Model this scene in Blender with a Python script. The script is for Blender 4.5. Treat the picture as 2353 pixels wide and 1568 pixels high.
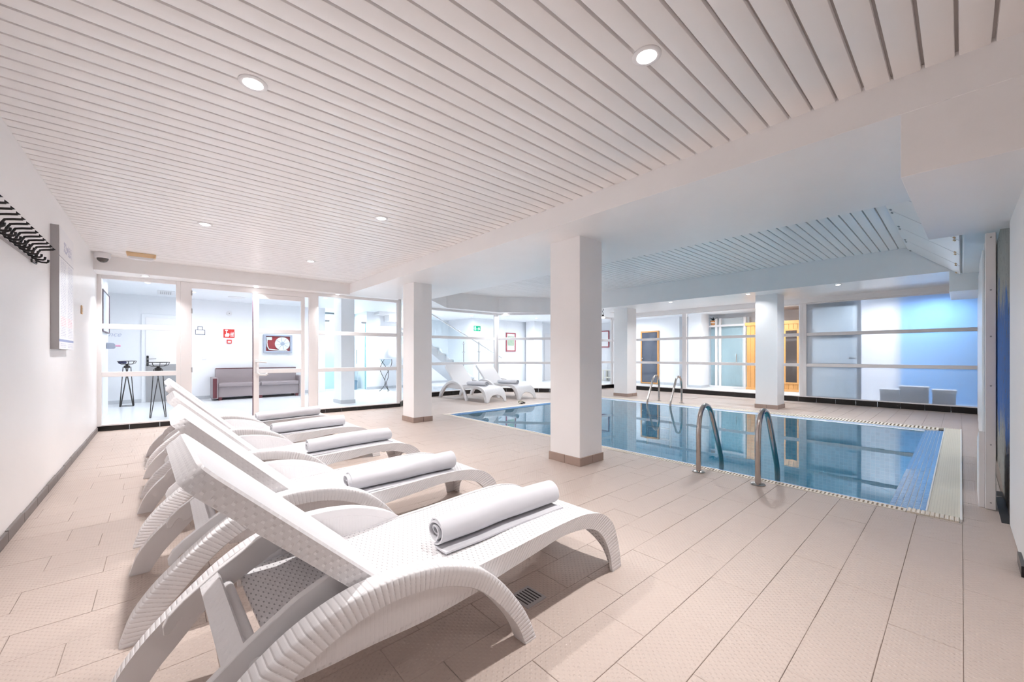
import bpy, bmesh, math, random
from mathutils import Vector, Matrix
random.seed(7)
PI = math.pi
SC = bpy.context.scene
COL = SC.collection
for o in list(bpy.data.objects):
    bpy.data.objects.remove(o)

# ------------------------------------------------------------------ camera
FPX, IW = 912.7, 2353.0
YAW = math.atan((1176.5 - 369.0) / FPX)          # X runs along the ceiling slats, Y along the left wall
cam_d = bpy.data.cameras.new('camera')
cam_d.sensor_width = 36.0
cam_d.lens = 36.0 * FPX / IW
cam_d.shift_y = 32.0 / IW
cam_d.clip_start = 0.02
cam_d.clip_end = 100
cam = bpy.data.objects.new('camera', cam_d)
cam.location = (0, 0, 1.0)
cam.rotation_euler = (PI / 2, 0, -YAW)
COL.objects.link(cam)
SC.camera = cam

# ------------------------------------------------------------------ world, exposure
SC.view_settings.view_transform = 'Standard'
SC.view_settings.look = 'None'
SC.view_settings.exposure = 0.42
SC.view_settings.gamma = 1.0
SC.view_settings.use_curve_mapping = False
world = bpy.data.worlds.new('world')
SC.world = world
world.use_nodes = True
world.node_tree.nodes['Background'].inputs[0].default_value = (0.8, 0.9, 1.0, 1)
world.node_tree.nodes['Background'].inputs[1].default_value = 0.15
SC.cycles.max_bounces = 9
SC.cycles.diffuse_bounces = 6
SC.cycles.glossy_bounces = 3
SC.cycles.transmission_bounces = 4
SC.cycles.transparent_max_bounces = 14
SC.cycles.sample_clamp_indirect = 5.0
SC.cycles.use_adaptive_sampling = True
SC.cycles.adaptive_threshold = 0.16
SC.cycles.adaptive_min_samples = 10
SC.cycles.caustics_reflective = False
SC.cycles.caustics_refractive = False
SC.cycles.use_denoising = True

WARM = (1.0, 0.965, 0.955)
COOL = (0.955, 0.97, 1.0)
P_FRONT, P_BULK, P_POOL, P_FAR, P_LOBBY = 13.5, 7.0, 20.0, 14.0, 20.0

# ------------------------------------------------------------------ helpers
class MB:
    """collects shapes for ONE mesh object"""
    def __init__(s):
        s.v = []; s.f = []; s.uv = {}
    def add(s, vs, fs, uvs=None):
        b = len(s.v)
        s.v += [tuple(p) for p in vs]
        for i, f in enumerate(fs):
            if uvs is not None:
                s.uv[len(s.f)] = uvs[i]
            s.f.append([b + k for k in f])
        return s
    def box(s, x0, x1, y0, y1, z0, z1, M=None):
        vs = [(x, y, z) for z in (z0, z1) for y in (y0, y1) for x in (x0, x1)]
        if M is not None:
            vs = [M @ Vector(p) for p in vs]
        return s.add(vs, [(0, 2, 3, 1), (4, 5, 7, 6), (0, 1, 5, 4), (2, 6, 7, 3), (0, 4, 6, 2), (1, 3, 7, 5)])
    def prism(s, poly, axis, a, b):
        """polygon extruded along an axis; axis 'y': poly is (x,z); 'z': (x,y); 'x': (y,z)"""
        def P(p, t):
            return {'y': (p[0], t, p[1]), 'z': (p[0], p[1], t), 'x': (t, p[0], p[1])}[axis]
        n = len(poly)
        vs = [P(p, a) for p in poly] + [P(p, b) for p in poly]
        fs = [tuple(range(n))[::-1], tuple(range(n, 2 * n))]
        fs += [(i, (i + 1) % n, n + (i + 1) % n, n + i) for i in range(n)]
        return s.add(vs, fs)
    def tube(s, path, r, n=10, cap=True):
        P = [Vector(p) for p in path]
        rr = r if isinstance(r, (list, tuple)) else [r] * len(P)
        vs = []; fs = []
        T0 = (P[1] - P[0]).normalized()
        up = Vector((0, 0, 1)) if abs(T0.z) < 0.9 else Vector((1, 0, 0))
        N = (up - T0 * up.dot(T0)).normalized()
        for i, p in enumerate(P):
            if i == 0: T = T0
            elif i == len(P) - 1: T = (P[i] - P[i - 1]).normalized()
            else: T = ((P[i] - P[i - 1]).normalized() + (P[i + 1] - P[i]).normalized()).normalized()
            N = (N - T * N.dot(T)).normalized()
            B = T.cross(N)
            for k in range(n):
                a = 2 * PI * k / n
                vs.append(p + (N * math.cos(a) + B * math.sin(a)) * rr[i])
        for i in range(len(P) - 1):
            for k in range(n):
                fs.append((i * n + k, i * n + (k + 1) % n, (i + 1) * n + (k + 1) % n, (i + 1) * n + k))
        if cap:
            fs.append(tuple(range(n))[::-1]); fs.append(tuple(range((len(P) - 1) * n, len(P) * n)))
        return s.add(vs, fs)
    def lathe(s, prof, c=(0, 0, 0), n=24, M=None, cap=True):
        vs = []; fs = []
        for (r, z) in prof:
            for k in range(n):
                a = 2 * PI * k / n
                p = Vector((r * math.cos(a), r * math.sin(a), z))
                if M is not None: p = M @ p
                vs.append(p + Vector(c))
        m = len(prof)
        for i in range(m - 1):
            for k in range(n):
                fs.append((i * n + k, i * n + (k + 1) % n, (i + 1) * n + (k + 1) % n, (i + 1) * n + k))
        if cap:
            fs.append(tuple(range(n))[::-1]); fs.append(tuple(range((m - 1) * n, m * n)))
        return s.add(vs, fs)
    def grid(s, pts, uvs=None, flip=False):
        nr, nc = len(pts), len(pts[0])
        vs = [p for row in pts for p in row]
        fs = []; us = []
        for i in range(nr - 1):
            for j in range(nc - 1):
                q = (i * nc + j, i * nc + j + 1, (i + 1) * nc + j + 1, (i + 1) * nc + j)
                if flip: q = q[::-1]
                fs.append(q)
                if uvs: us.append([uvs[k // nc][k % nc] for k in q])
        return s.add(vs, fs, us if uvs else None)
    def mesh(s, name, smooth=None, bevel=0, seg=1, weld=False):
        me = bpy.data.meshes.new(name)
        me.from_pydata(s.v, [], s.f)
        if s.uv:
            ul = me.uv_layers.new(name='UVMap')
            for fi, us in s.uv.items():
                p = me.polygons[fi]
                for k, li in enumerate(p.loop_indices):
                    ul.data[li].uv = us[k]
        bm = bmesh.new(); bm.from_mesh(me)
        if weld: bmesh.ops.remove_doubles(bm, verts=bm.verts, dist=1e-5)
        bmesh.ops.recalc_face_normals(bm, faces=bm.faces)
        if bevel:
            es = [e for e in bm.edges if e.is_manifold and e.calc_face_angle(0) > 0.6]
            bmesh.ops.bevel(bm, geom=es, offset=bevel, segments=seg, affect='EDGES', clamp_overlap=True, profile=0.6)
        bm.to_mesh(me); bm.free()
        if smooth is not None:
            me.polygons.foreach_set('use_smooth', [True] * len(me.polygons))
            me.set_sharp_from_angle(angle=math.radians(smooth))
        me.update()
        return me
    def build(s, name, mat, parent=None, smooth=None, bevel=0, seg=1, weld=False, **kw):
        return link(name, s.mesh(name, smooth, bevel, seg, weld), mat, parent, **kw)

def tag(o, label=None, cat=None, group=None, kind=None):
    if label: o['label'] = label
    if cat: o['category'] = cat
    if group: o['group'] = group
    if kind: o['kind'] = kind
    return o

def link(name, me, mat=None, parent=None, label=None, cat=None, group=None, kind=None):
    o = bpy.data.objects.new(name, me)
    COL.objects.link(o)
    if mat is not None and me is not None and not me.materials:
        me.materials.append(mat)
    if parent is not None: o.parent = parent
    return tag(o, label, cat, group, kind)

def empty(name, loc=(0, 0, 0), rz=0, label=None, cat=None, group=None, kind=None):
    o = bpy.data.objects.new(name, None)
    o.empty_display_size = 0.05
    COL.objects.link(o)
    o.location = loc; o.rotation_euler = (0, 0, rz)
    return tag(o, label, cat, group, kind)

def copy_tree(o, parent=None):
    c = o.copy(); COL.objects.link(c); c.parent = parent
    for ch in list(o.children):
        copy_tree(ch, c)
    return c

def cr(pts, n):
    """smooth curve through 2-D points, resampled to n points of equal arc length"""
    P = [Vector((p[0], p[1])) for p in pts]
    P = [P[0] * 2 - P[1]] + P + [P[-1] * 2 - P[-2]]
    out = []
    for i in range(1, len(P) - 2):
        for k in range(12):
            t = k / 12.0
            a, b, c, d = P[i - 1], P[i], P[i + 1], P[i + 2]
            out.append(0.5 * ((2 * b) + (c - a) * t + (2 * a - 5 * b + 4 * c - d) * t * t + (3 * b - a - 3 * c + d) * t ** 3))
    out.append(P[-2])
    L = [0.0]
    for i in range(1, len(out)): L.append(L[-1] + (out[i] - out[i - 1]).length)
    res = []; j = 0
    for k in range(n):
        t = L[-1] * k / (n - 1)
        while j < len(L) - 2 and L[j + 1] < t: j += 1
        w = (t - L[j]) / max(1e-9, L[j + 1] - L[j])
        res.append(out[j].lerp(out[j + 1], min(1, max(0, w))))
    return res, L[-1]

# ------------------------------------------------------------------ materials
class NT:
    def __init__(s, name):
        s.m = bpy.data.materials.new(name); s.m.use_nodes = True
        s.t = s.m.node_tree
        s.p = s.t.nodes['Principled BSDF']; s.out = s.t.nodes['Material Output']
    def n(s, typ, **kw):
        nd = s.t.nodes.new(typ)
        for k, v in kw.items(): setattr(nd, k, v)
        return nd
    def l(s, a, b): s.t.links.new(a, b)
    def math(s, op, a, b=None, c=None):
        nd = s.n('ShaderNodeMath', operation=op)
        for i, x in enumerate((a, b, c)):
            if x is None: continue
            if isinstance(x, (int, float)): nd.inputs[i].default_value = x
            else: s.l(x, nd.inputs[i])
        return nd.outputs[0]
    def mix(s, f, a, b):
        nd = s.n('ShaderNodeMix', data_type='RGBA')
        if isinstance(f, (int, float)): nd.inputs[0].default_value = f
        else: s.l(f, nd.inputs[0])
        for i, x in ((6, a), (7, b)):
            if isinstance(x, tuple): nd.inputs[i].default_value = (*x[:3], 1)
            else: s.l(x, nd.inputs[i])
        return nd.outputs[2]
    def bump(s, h, strength=0.3, dist=0.01):
        b = s.n('ShaderNodeBump'); b.inputs['Strength'].default_value = strength; b.inputs['Distance'].default_value = dist
        s.l(h, b.inputs['Height']); s.l(b.outputs[0], s.p.inputs['Normal'])
    def pos(s):
        return s.n('ShaderNodeNewGeometry').outputs['Position']
    def xyz(s, v):
        x = s.n('ShaderNodeSeparateXYZ'); s.l(v, x.inputs[0]); return x.outputs
    def noise(s, v, scale, detail=3.0, rough=0.55):
        n = s.n('ShaderNodeTexNoise'); n.inputs['Scale'].default_value = scale; n.inputs['Detail'].default_value = detail
        n.inputs['Roughness'].default_value = rough
        if v is not None: s.l(v, n.inputs['Vector'])
        return n.outputs['Fac']
    def col(s, c):
        if isinstance(c, tuple): s.p.inputs['Base Color'].default_value = (*c[:3], 1)
        else: s.l(c, s.p.inputs['Base Color'])
    def set(s, **kw):
        for k, v in kw.items(): s.p.inputs[k.replace('_', ' ')].default_value = v

def flat(name, c, rough=0.5, metal=0.0, var=0.03, scale=6.0, spec=0.5, bump=0.0, emit=None, estr=0.0):
    t = NT(name)
    f = t.noise(t.pos(), scale)
    dark = tuple(x * (1 - var) for x in c); light = tuple(min(1, x * (1 + var)) for x in c)
    t.col(t.mix(f, dark, light))
    t.set(Roughness=rough, Metallic=metal)
    t.p.inputs['Specular IOR Level'].default_value = spec
    if bump: t.bump(t.noise(t.pos(), 90, 4), bump, 0.004)
    if emit:
        t.p.inputs['Emission Color'].default_value = (*emit, 1); t.p.inputs['Emission Strength'].default_value = estr
    return t.m

M = {}
M['wall'] = flat('white_wall_paint', (0.90, 0.89, 0.895), 0.42, var=0.025, scale=2.2, bump=0.05)
M['beam'] = flat('white_beam_paint', (0.90, 0.89, 0.895), 0.34, var=0.03, scale=3.0, bump=0.07)
M['lobby_wall'] = flat('cool_white_wall_paint', (0.85, 0.865, 0.895), 0.5, var=0.015, scale=1.5)
M['lobby_floor'] = flat('pale_polished_floor', (0.80, 0.83, 0.86), 0.25, var=0.03, scale=2.0)
M['slat'] = flat('painted_metal_slat', (0.88, 0.86, 0.855), 0.30, var=0.012, scale=5)
M['slat_gap'] = flat('slat_gap_backing', (0.50, 0.47, 0.46), 0.7)
M['frame'] = flat('white_window_profile', (0.88, 0.86, 0.865), 0.3, var=0.01)
M['plastic'] = flat('white_plastic', (0.78, 0.77, 0.78), 0.4, var=0.01)
M['steel'] = None
M['black'] = flat('black_lacquered_metal', (0.012, 0.011, 0.012), 0.35)
M['darkmetal'] = flat('dark_bronze_metal', (0.03, 0.026, 0.025), 0.45)
M['grey'] = flat('grey_painted_metal', (0.42, 0.41, 0.42), 0.45)
M['chrome'] = flat('chrome', (0.75, 0.75, 0.76), 0.18, metal=1.0)
M['sofa'] = flat('taupe_leatherette', (0.30, 0.255, 0.265), 0.42, var=0.05, bump=0.05)
M['mahogany'] = flat('burgundy_wood', (0.13, 0.035, 0.045), 0.35, var=0.15)
M['red'] = flat('red_enamel', (0.75, 0.05, 0.04), 0.4)
M['darkred'] = flat('dark_red_enamel', (0.42, 0.05, 0.06), 0.4)
M['white_print'] = flat('white_print', (0.9, 0.9, 0.9), 0.6)
M['green'] = flat('green_sign_face', (0.0, 0.42, 0.22), 0.4)
M['bluegrey'] = flat('blue_grey_metal', (0.42, 0.46, 0.56), 0.4)
M['tan'] = flat('yellowed_plastic', (0.78, 0.56, 0.34), 0.45)
M['doorpanel'] = flat('brushed_steel_plate', (0.40, 0.40, 0.41), 0.35, metal=0.3)
M['picture_red'] = flat('red_picture_frame', (0.40, 0.10, 0.12), 0.4)
M['darkred_frame'] = flat('dark_plum_frame', (0.11, 0.06, 0.09), 0.4)
M['skirt'] = flat('black_glazed_skirting_tile', (0.012, 0.010, 0.010), 0.22, var=0.3, scale=30)
M['skirt_grey'] = flat('grey_brown_skirting_tile', (0.20, 0.175, 0.17), 0.5, var=0.12, scale=9)
M['skirt_beige'] = flat('beige_skirting_tile', (0.37, 0.275, 0.235), 0.55, var=0.10, scale=14, bump=0.2)
M['skirt_pale'] = flat('pale_grey_skirting', (0.55, 0.57, 0.60), 0.5)
M['grout'] = flat('floor_grout', (0.37, 0.30, 0.26), 0.85, var=0.12, scale=12)
M['cream'] = flat('cream_ceramic', (0.80, 0.72, 0.62), 0.5, var=0.04)
M['white_edge'] = flat('white_edge_strip', (0.84, 0.83, 0.81), 0.5)
M['navy'] = flat('navy_ink', (0.02, 0.025, 0.09), 0.6)
M['frost_grey'] = flat('grey_door_frame', (0.40, 0.43, 0.46), 0.5)
M['frost_panel'] = flat('pale_door_panel', (0.72, 0.78, 0.80), 0.4)
M['bluewall'] = flat('bright_blue_wall', (0.16, 0.46, 0.90), 0.6, var=0.10, scale=2)
M['cardboard'] = flat('grey_storage_box', (0.42, 0.42, 0.45), 0.6)
M['glass_aqua'] = flat('aqua_tinted_panel', (0.62, 0.80, 0.86), 0.25)
M['bench'] = flat('cream_painted_bench', (0.80, 0.79, 0.70), 0.5)

def m_lamp(name, c, s):
    t = NT(name)
    e = t.n('ShaderNodeEmission'); e.inputs[0].default_value = (*c, 1); e.inputs[1].default_value = s
    t.l(e.outputs[0], t.out.inputs[0]); t.m.cycles.emission_sampling = 'NONE'; return t.m
M['lens_warm'] = m_lamp('lit_lamp_lens', (1, 0.97, 0.95), 14.0)
M['lens_cool'] = m_lamp('lit_lamp_lens_cool', (0.95, 0.98, 1), 10.0)

def m_steel():
    t = NT('brushed_stainless_tube')
    f = t.noise(t.pos(), 25)
    t.col(t.mix(f, (0.42, 0.37, 0.34), (0.60, 0.55, 0.52))); t.set(Metallic=1.0, Roughness=0.22); return t.m
M['steel'] = m_steel()

def m_glass(name, tint=(0.97, 0.985, 0.99), refl=1.0):
    t = NT(name)
    tr = t.n('ShaderNodeBsdfTransparent'); tr.inputs[0].default_value = (*tint, 1)
    gl = t.n('ShaderNodeBsdfGlossy'); gl.inputs[0].default_value = (1, 1, 1, 1); gl.inputs['Roughness'].default_value = 0.0
    fr = t.n('ShaderNodeFresnel'); fr.inputs[0].default_value = 1.45
    mx = t.n('ShaderNodeMixShader')
    bf = t.n('ShaderNodeNewGeometry').outputs['Backfacing']
    t.l(t.math('MULTIPLY', t.math('MULTIPLY', fr.outputs[0], refl), t.math('SUBTRACT', 1.0, bf)), mx.inputs[0]); t.l(tr.outputs[0], mx.inputs[1]); t.l(gl.outputs[0], mx.inputs[2])
    t.l(mx.outputs[0], t.out.inputs[0]); return t.m
M['glass'] = m_glass('window_glass', refl=0.55)
M['glass_green'] = m_glass('balustrade_glass', (0.93, 0.97, 0.98), 0.5)
M['glass_shower'] = m_glass('shower_glass', (0.86, 0.92, 0.94), 0.8)
M['glass_dark'] = None

def m_darkglass(name, c):
    t = NT(name)
    f = t.noise(t.pos(), 3.0)
    t.col(t.mix(f, tuple(x * 0.7 for x in c), c)); t.set(Roughness=0.05); t.p.inputs['Specular IOR Level'].default_value = 0.9
    return t.m
M['glass_dark'] = m_darkglass('dark_blue_door_glass', (0.065, 0.08, 0.12))
M['glass_brown'] = m_darkglass('smoked_brown_glass', (0.07, 0.055, 0.05))

def m_frost():
    t = NT('frosted_glass')
    tr = t.n('ShaderNodeBsdfTransparent'); tr.inputs[0].default_value = (0.95, 0.97, 1, 1)
    rf = t.n('ShaderNodeBsdfRefraction'); rf.inputs['Roughness'].default_value = 0.34; rf.inputs['IOR'].default_value = 1.12
    rf.inputs[0].default_value = (0.97, 0.98, 1, 1)
    tl = t.n('ShaderNodeBsdfTranslucent'); tl.inputs[0].default_value = (0.92, 0.95, 1.0, 1)
    a = t.n('ShaderNodeMixShader'); a.inputs[0].default_value = 0.20
    t.l(rf.outputs[0], a.inputs[1]); t.l(tl.outputs[0], a.inputs[2])
    gl = t.n('ShaderNodeBsdfGlossy'); gl.inputs['Roughness'].default_value = 0.12
    b = t.n('ShaderNodeMixShader'); b.inputs[0].default_value = 0.04
    t.l(a.outputs[0], b.inputs[1]); t.l(gl.outputs[0], b.inputs[2])
    t.l(b.outputs[0], t.out.inputs[0]); return t.m
M['frost'] = m_frost()
def m_translucent():
    t = NT('backlit_pale_glass')
    tl = t.n('ShaderNodeBsdfTranslucent'); tl.inputs[0].default_value = (0.85, 0.90, 0.92, 1)
    df = t.n('ShaderNodeBsdfDiffuse'); t.l(t.mix(t.noise(t.pos(), 3.0), (0.74, 0.79, 0.81), (0.80, 0.84, 0.86)), df.inputs[0])
    mx = t.n('ShaderNodeMixShader'); mx.inputs[0].default_value = 0.35
    t.l(tl.outputs[0], mx.inputs[1]); t.l(df.outputs[0], mx.inputs[2]); t.l(mx.outputs[0], t.out.inputs[0]); return t.m
M['backlit'] = m_translucent()

def m_water():
    t = NT('pool_water')
    tr = t.n('ShaderNodeBsdfTransparent'); tr.inputs[0].default_value = (0.70, 0.92, 0.97, 1)
    gl = t.n('ShaderNodeBsdfGlossy'); gl.inputs[0].default_value = (0.93, 0.97, 1, 1); gl.inputs['Roughness'].default_value = 0.0
    fr = t.n('ShaderNodeFresnel'); fr.inputs[0].default_value = 1.44
    b = t.n('ShaderNodeBump'); b.inputs['Strength'].default_value = 0.02; b.inputs['Distance'].default_value = 0.01
    t.l(t.noise(t.pos(), 5.0, 2), b.inputs['Height'])
    t.l(b.outputs[0], gl.inputs['Normal']); t.l(b.outputs[0], fr.inputs['Normal'])
    df = t.n('ShaderNodeBsdfDiffuse'); df.inputs[0].default_value = (0.06, 0.42, 0.60, 1)
    body = t.n('ShaderNodeMixShader'); body.inputs[0].default_value = 0.10          # fine suspended scatter in the water
    t.l(tr.outputs[0], body.inputs[1]); t.l(df.outputs[0], body.inputs[2])
    mx = t.n('ShaderNodeMixShader')
    t.l(fr.outputs[0], mx.inputs[0]); t.l(body.outputs[0], mx.inputs[1]); t.l(gl.outputs[0], mx.inputs[2])
    t.l(mx.outputs[0], t.out.inputs[0]); return t.m
M['water'] = m_water()

def m_tile():
    """non-slip beige tile with rows of small raised studs"""
    t = NT('studded_beige_floor_tile')
    x, y, z = t.xyz(t.pos())
    k = 2 * PI / 0.024
    h = t.math('MULTIPLY', t.math('SINE', t.math('MULTIPLY', x, k)), t.math('SINE', t.math('MULTIPLY', y, k)))
    h = t.math('MAXIMUM', h, 0.15)
    f = t.noise(t.pos(), 1.3, 4)
    info = t.n('ShaderNodeObjectInfo')
    c = t.mix(f, (0.49, 0.40, 0.35), (0.55, 0.46, 0.41))
    c = t.mix(t.math('MULTIPLY', info.outputs['Random'], 0.35), c, (0.52, 0.435, 0.385))
    t.col(c)
    t.set(Roughness=0.5)
    t.bump(h, 0.5, 0.004); return t.m
M['tile'] = m_tile()

def m_mosaic(name, a, b, size, grout, vert=False):
    t = NT(name)
    x, y, z = t.xyz(t.pos())
    def cell(c): return t.math('FRACT', t.math('DIVIDE', c, size)), t.math('FLOOR', t.math('DIVIDE', c, size))
    if vert: u = t.math('ADD', x, y); v = z
    else: u = x; v = y
    fu, iu = cell(u); fv, iv = cell(v)
    edge = t.math('MINIMUM', t.math('MINIMUM', fu, t.math('SUBTRACT', 1.0, fu)), t.math('MINIMUM', fv, t.math('SUBTRACT', 1.0, fv)))
    cb = t.n('ShaderNodeCombineXYZ'); t.l(iu, cb.inputs[0]); t.l(iv, cb.inputs[1])
    wn = t.n('ShaderNodeTexWhiteNoise'); t.l(cb.outputs[0], wn.inputs['Vector'])
    c = t.mix(wn.outputs['Value'], a, b)
    c = t.mix(t.math('LESS_THAN', edge, 0.06), c, grout)
    t.col(c); t.set(Roughness=0.35); return t.m
M['pool_wall'] = m_mosaic('pool_wall_mosaic', (0.06, 0.40, 0.56), (0.12, 0.53, 0.68), 0.05, (0.26, 0.58, 0.70), True)
M['pool_floor'] = m_mosaic('pool_floor_mosaic', (0.08, 0.46, 0.57), (0.14, 0.57, 0.66), 0.06, (0.26, 0.60, 0.68))
M['mosaic_bed'] = flat('mosaic_grout', (0.74, 0.77, 0.80), 0.7)
def m_tessera():
    t = NT('streaked_blue_glass_tessera')
    v = t.n('ShaderNodeVectorMath', operation='MULTIPLY'); t.l(t.pos(), v.inputs[0]); v.inputs[1].default_value = (160, 22, 22)
    f = t.noise(v.outputs[0], 1.0, 3)
    wn = t.noise(t.pos(), 31.0, 1)
    c = t.mix(f, (0.07, 0.20, 0.46), (0.20, 0.42, 0.68))
    c = t.mix(t.math('MULTIPLY', wn, 0.6), c, (0.12, 0.26, 0.48))
    t.col(c); t.set(Roughness=0.15); return t.m
M['tessera'] = m_tessera()
M['tessera_light'] = flat('pale_blue_glass_tessera', (0.28, 0.46, 0.72), 0.2, var=0.35, scale=40)

def m_mat():
    t = NT('cream_grid_matting')
    x, y, z = t.xyz(t.pos())
    def ln(c, p): 
        f = t.math('FRACT', t.math('DIVIDE', c, p)); return t.math('LESS_THAN', f, 0.16)
    e = t.math('MAXIMUM', ln(x, 0.016), ln(y, 0.013))
    f = t.noise(t.pos(), 3.5)
    t.col(t.mix(e, t.mix(f, (0.70, 0.66, 0.55), (0.77, 0.73, 0.63)), (0.62, 0.585, 0.49))); t.set(Roughness=0.6); return t.m
M['mat'] = m_mat()

def m_weave(name, mode):
    """moulded wicker: UV is in metres, u along, v across"""
    t = NT(name)
    u, v, w = t.xyz(t.n('ShaderNodeTexCoord').outputs['UV'])
    def fr(c, p, off=0.0):
        d = t.math('DIVIDE', c, p)
        if off: d = t.math('ADD', d, off)
        return t.math('FRACT', d), t.math('FLOOR', d)
    def tri(f): return t.math('ABSOLUTE', t.math('SUBTRACT', f, 0.5))        # 0 in the middle .. 0.5 at the rim
    base = (0.78, 0.765, 0.775)
    t.set(Roughness=0.36)
    if mode == 'seat':
        fv, iv = fr(v, 0.0175)
        sh = t.math('MULTIPLY', t.math('FRACT', t.math('MULTIPLY', iv, 0.5)), 0.0190)
        fu, iu = fr(t.math('ADD', u, sh), 0.0190)
        slot = t.math('MULTIPLY', t.math('LESS_THAN', tri(fu), 0.10), t.math('LESS_THAN', tri(fv), 0.26))
        h = t.math('MULTIPLY', t.math('SINE', t.math('MULTIPLY', fu, PI)), 1.0)
        t.bump(h, 0.35, 0.003)
        t.col(base)
        tr = t.n('ShaderNodeBsdfTransparent'); mx = t.n('ShaderNodeMixShader')
        t.l(t.math('MULTIPLY', slot, 0.5), mx.inputs[0]); t.l(t.p.outputs[0], mx.inputs[1]); t.l(tr.outputs[0], mx.inputs[2])
        t.l(mx.outputs[0], t.out.inputs[0])
    elif mode == 'back':
        fu, iu = fr(u, 0.0128)
        sh = t.math('MULTIPLY', t.math('FRACT', t.math('MULTIPLY', iu, 0.5)), 0.0250)
        fv, iv = fr(t.math('ADD', v, sh), 0.0250)
        a_ = t.math('MAXIMUM', t.math('SUBTRACT', 1.0, t.math('DIVIDE', tri(fv), 0.22)), 0.0)
        b_ = t.math('MINIMUM', t.math('MAXIMUM', t.math('MULTIPLY', t.math('SUBTRACT', 0.38, tri(fu)), 9.0), 0.0), 1.0)
        h = t.math('SUBTRACT', t.math('MULTIPLY', t.math('SINE', t.math('MULTIPLY', fu, PI)), 0.2), t.math('MULTIPLY', a_, b_))
        t.bump(h, 0.34, 0.0032)
        t.col(base)
    else:      # flat ribs across a band with thin grooves, pinned by a cross strand along the middle
        p = 0.0165 if mode == 'rib' else 0.0120
        fu, iu = fr(u, p)
        g = t.math('MINIMUM', t.math('MULTIPLY', t.math('SUBTRACT', 0.5, tri(fu)), 4.5), 1.0)
        if mode == 'rib':
            pin = t.math('LESS_THAN', t.math('ABSOLUTE', t.math('SUBTRACT', v, 0.084)), 0.0042)
            pin2 = t.math('LESS_THAN', t.math('ABSOLUTE', t.math('SUBTRACT', v, 0.072)), 0.0030)
            g = t.math('MAXIMUM', g, t.math('MULTIPLY', t.math('MAXIMUM', pin, pin2), 0.85))
            g = t.math('ADD', g, t.math('MULTIPLY', t.math('SINE', t.math('MULTIPLY', fu, PI)), 0.5))
            t.bump(g, 0.42, 0.0036)
        else:
            fv, iv = fr(t.math('ADD', v, t.math('MULTIPLY', t.math('FRACT', t.math('MULTIPLY', iu, 0.5)), 0.05)), 0.05)
            t.bump(t.math('MAXIMUM', g, t.math('LESS_THAN', tri(fv), 0.12)), 0.22, 0.0025)
        t.col(base)
    return t.m
M['w_seat'] = m_weave('white_wicker_seat', 'seat')
M['w_back'] = m_weave('white_wicker_back', 'back')
M['w_rib'] = m_weave('white_wicker_rib', 'rib')
M['w_fine'] = m_weave('white_wicker_fine', 'fine')

def m_towel():
    t = NT('pale_grey_terry')
    t.col(t.mix(t.noise(t.pos(), 14), (0.60, 0.60, 0.635), (0.68, 0.68, 0.715))); t.set(Roughness=0.95)
    t.p.inputs['Sheen Weight'].default_value = 0.3
    t.bump(t.noise(t.pos(), 420, 4, 0.7), 0.55, 0.003); return t.m
M['towel'] = m_towel()

def m_pine():
    t = NT('pine_board')
    v = t.n('ShaderNodeVectorMath', operation='MULTIPLY'); t.l(t.pos(), v.inputs[0]); v.inputs[1].default_value = (30, 30, 1.6)
    f = t.noise(v.outputs[0], 1.0, 3)
    info = t.n('ShaderNodeObjectInfo')
    c = t.mix(f, (0.46, 0.19, 0.05), (0.66, 0.33, 0.10))
    c = t.mix(t.math('MULTIPLY', info.outputs['Random'], 0.5), c, (0.72, 0.40, 0.14))
    t.col(c); t.set(Roughness=0.45); return t.m
M['pine'] = m_pine()

def m_rough_blue():
    t = NT('peeling_blue_and_grey_plaster')
    v = t.n('ShaderNodeVectorMath', operation='MULTIPLY'); t.l(t.pos(), v.inputs[0]); v.inputs[1].default_value = (3.0, 12, 1.0)
    f = t.noise(v.outputs[0], 1.6, 6, 0.7)
    g = t.noise(t.pos(), 14.0, 5, 0.7)
    x, y, z = t.xyz(t.pos())
    band = t.math('ADD', t.math('MULTIPLY', t.math('ABSOLUTE', t.math('SUBTRACT', z, 0.95)), -1.3), t.math('MULTIPLY', f, 1.9))
    ramp = t.n('ShaderNodeValToRGB'); t.l(band, ramp.inputs[0])
    e = ramp.color_ramp.elements; e[0].position = 0.32; e[0].color = (0.30, 0.28, 0.25, 1); e[1].position = 0.42; e[1].color = (0.03, 0.11, 0.34, 1)
    t.col(t.mix(t.math('GREATER_THAN', g, 0.60), ramp.outputs[0], (0.10, 0.095, 0.09))); t.set(Roughness=0.8)
    t.bump(g, 0.5, 0.02); return t.m
M['rough'] = m_rough_blue()

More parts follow.
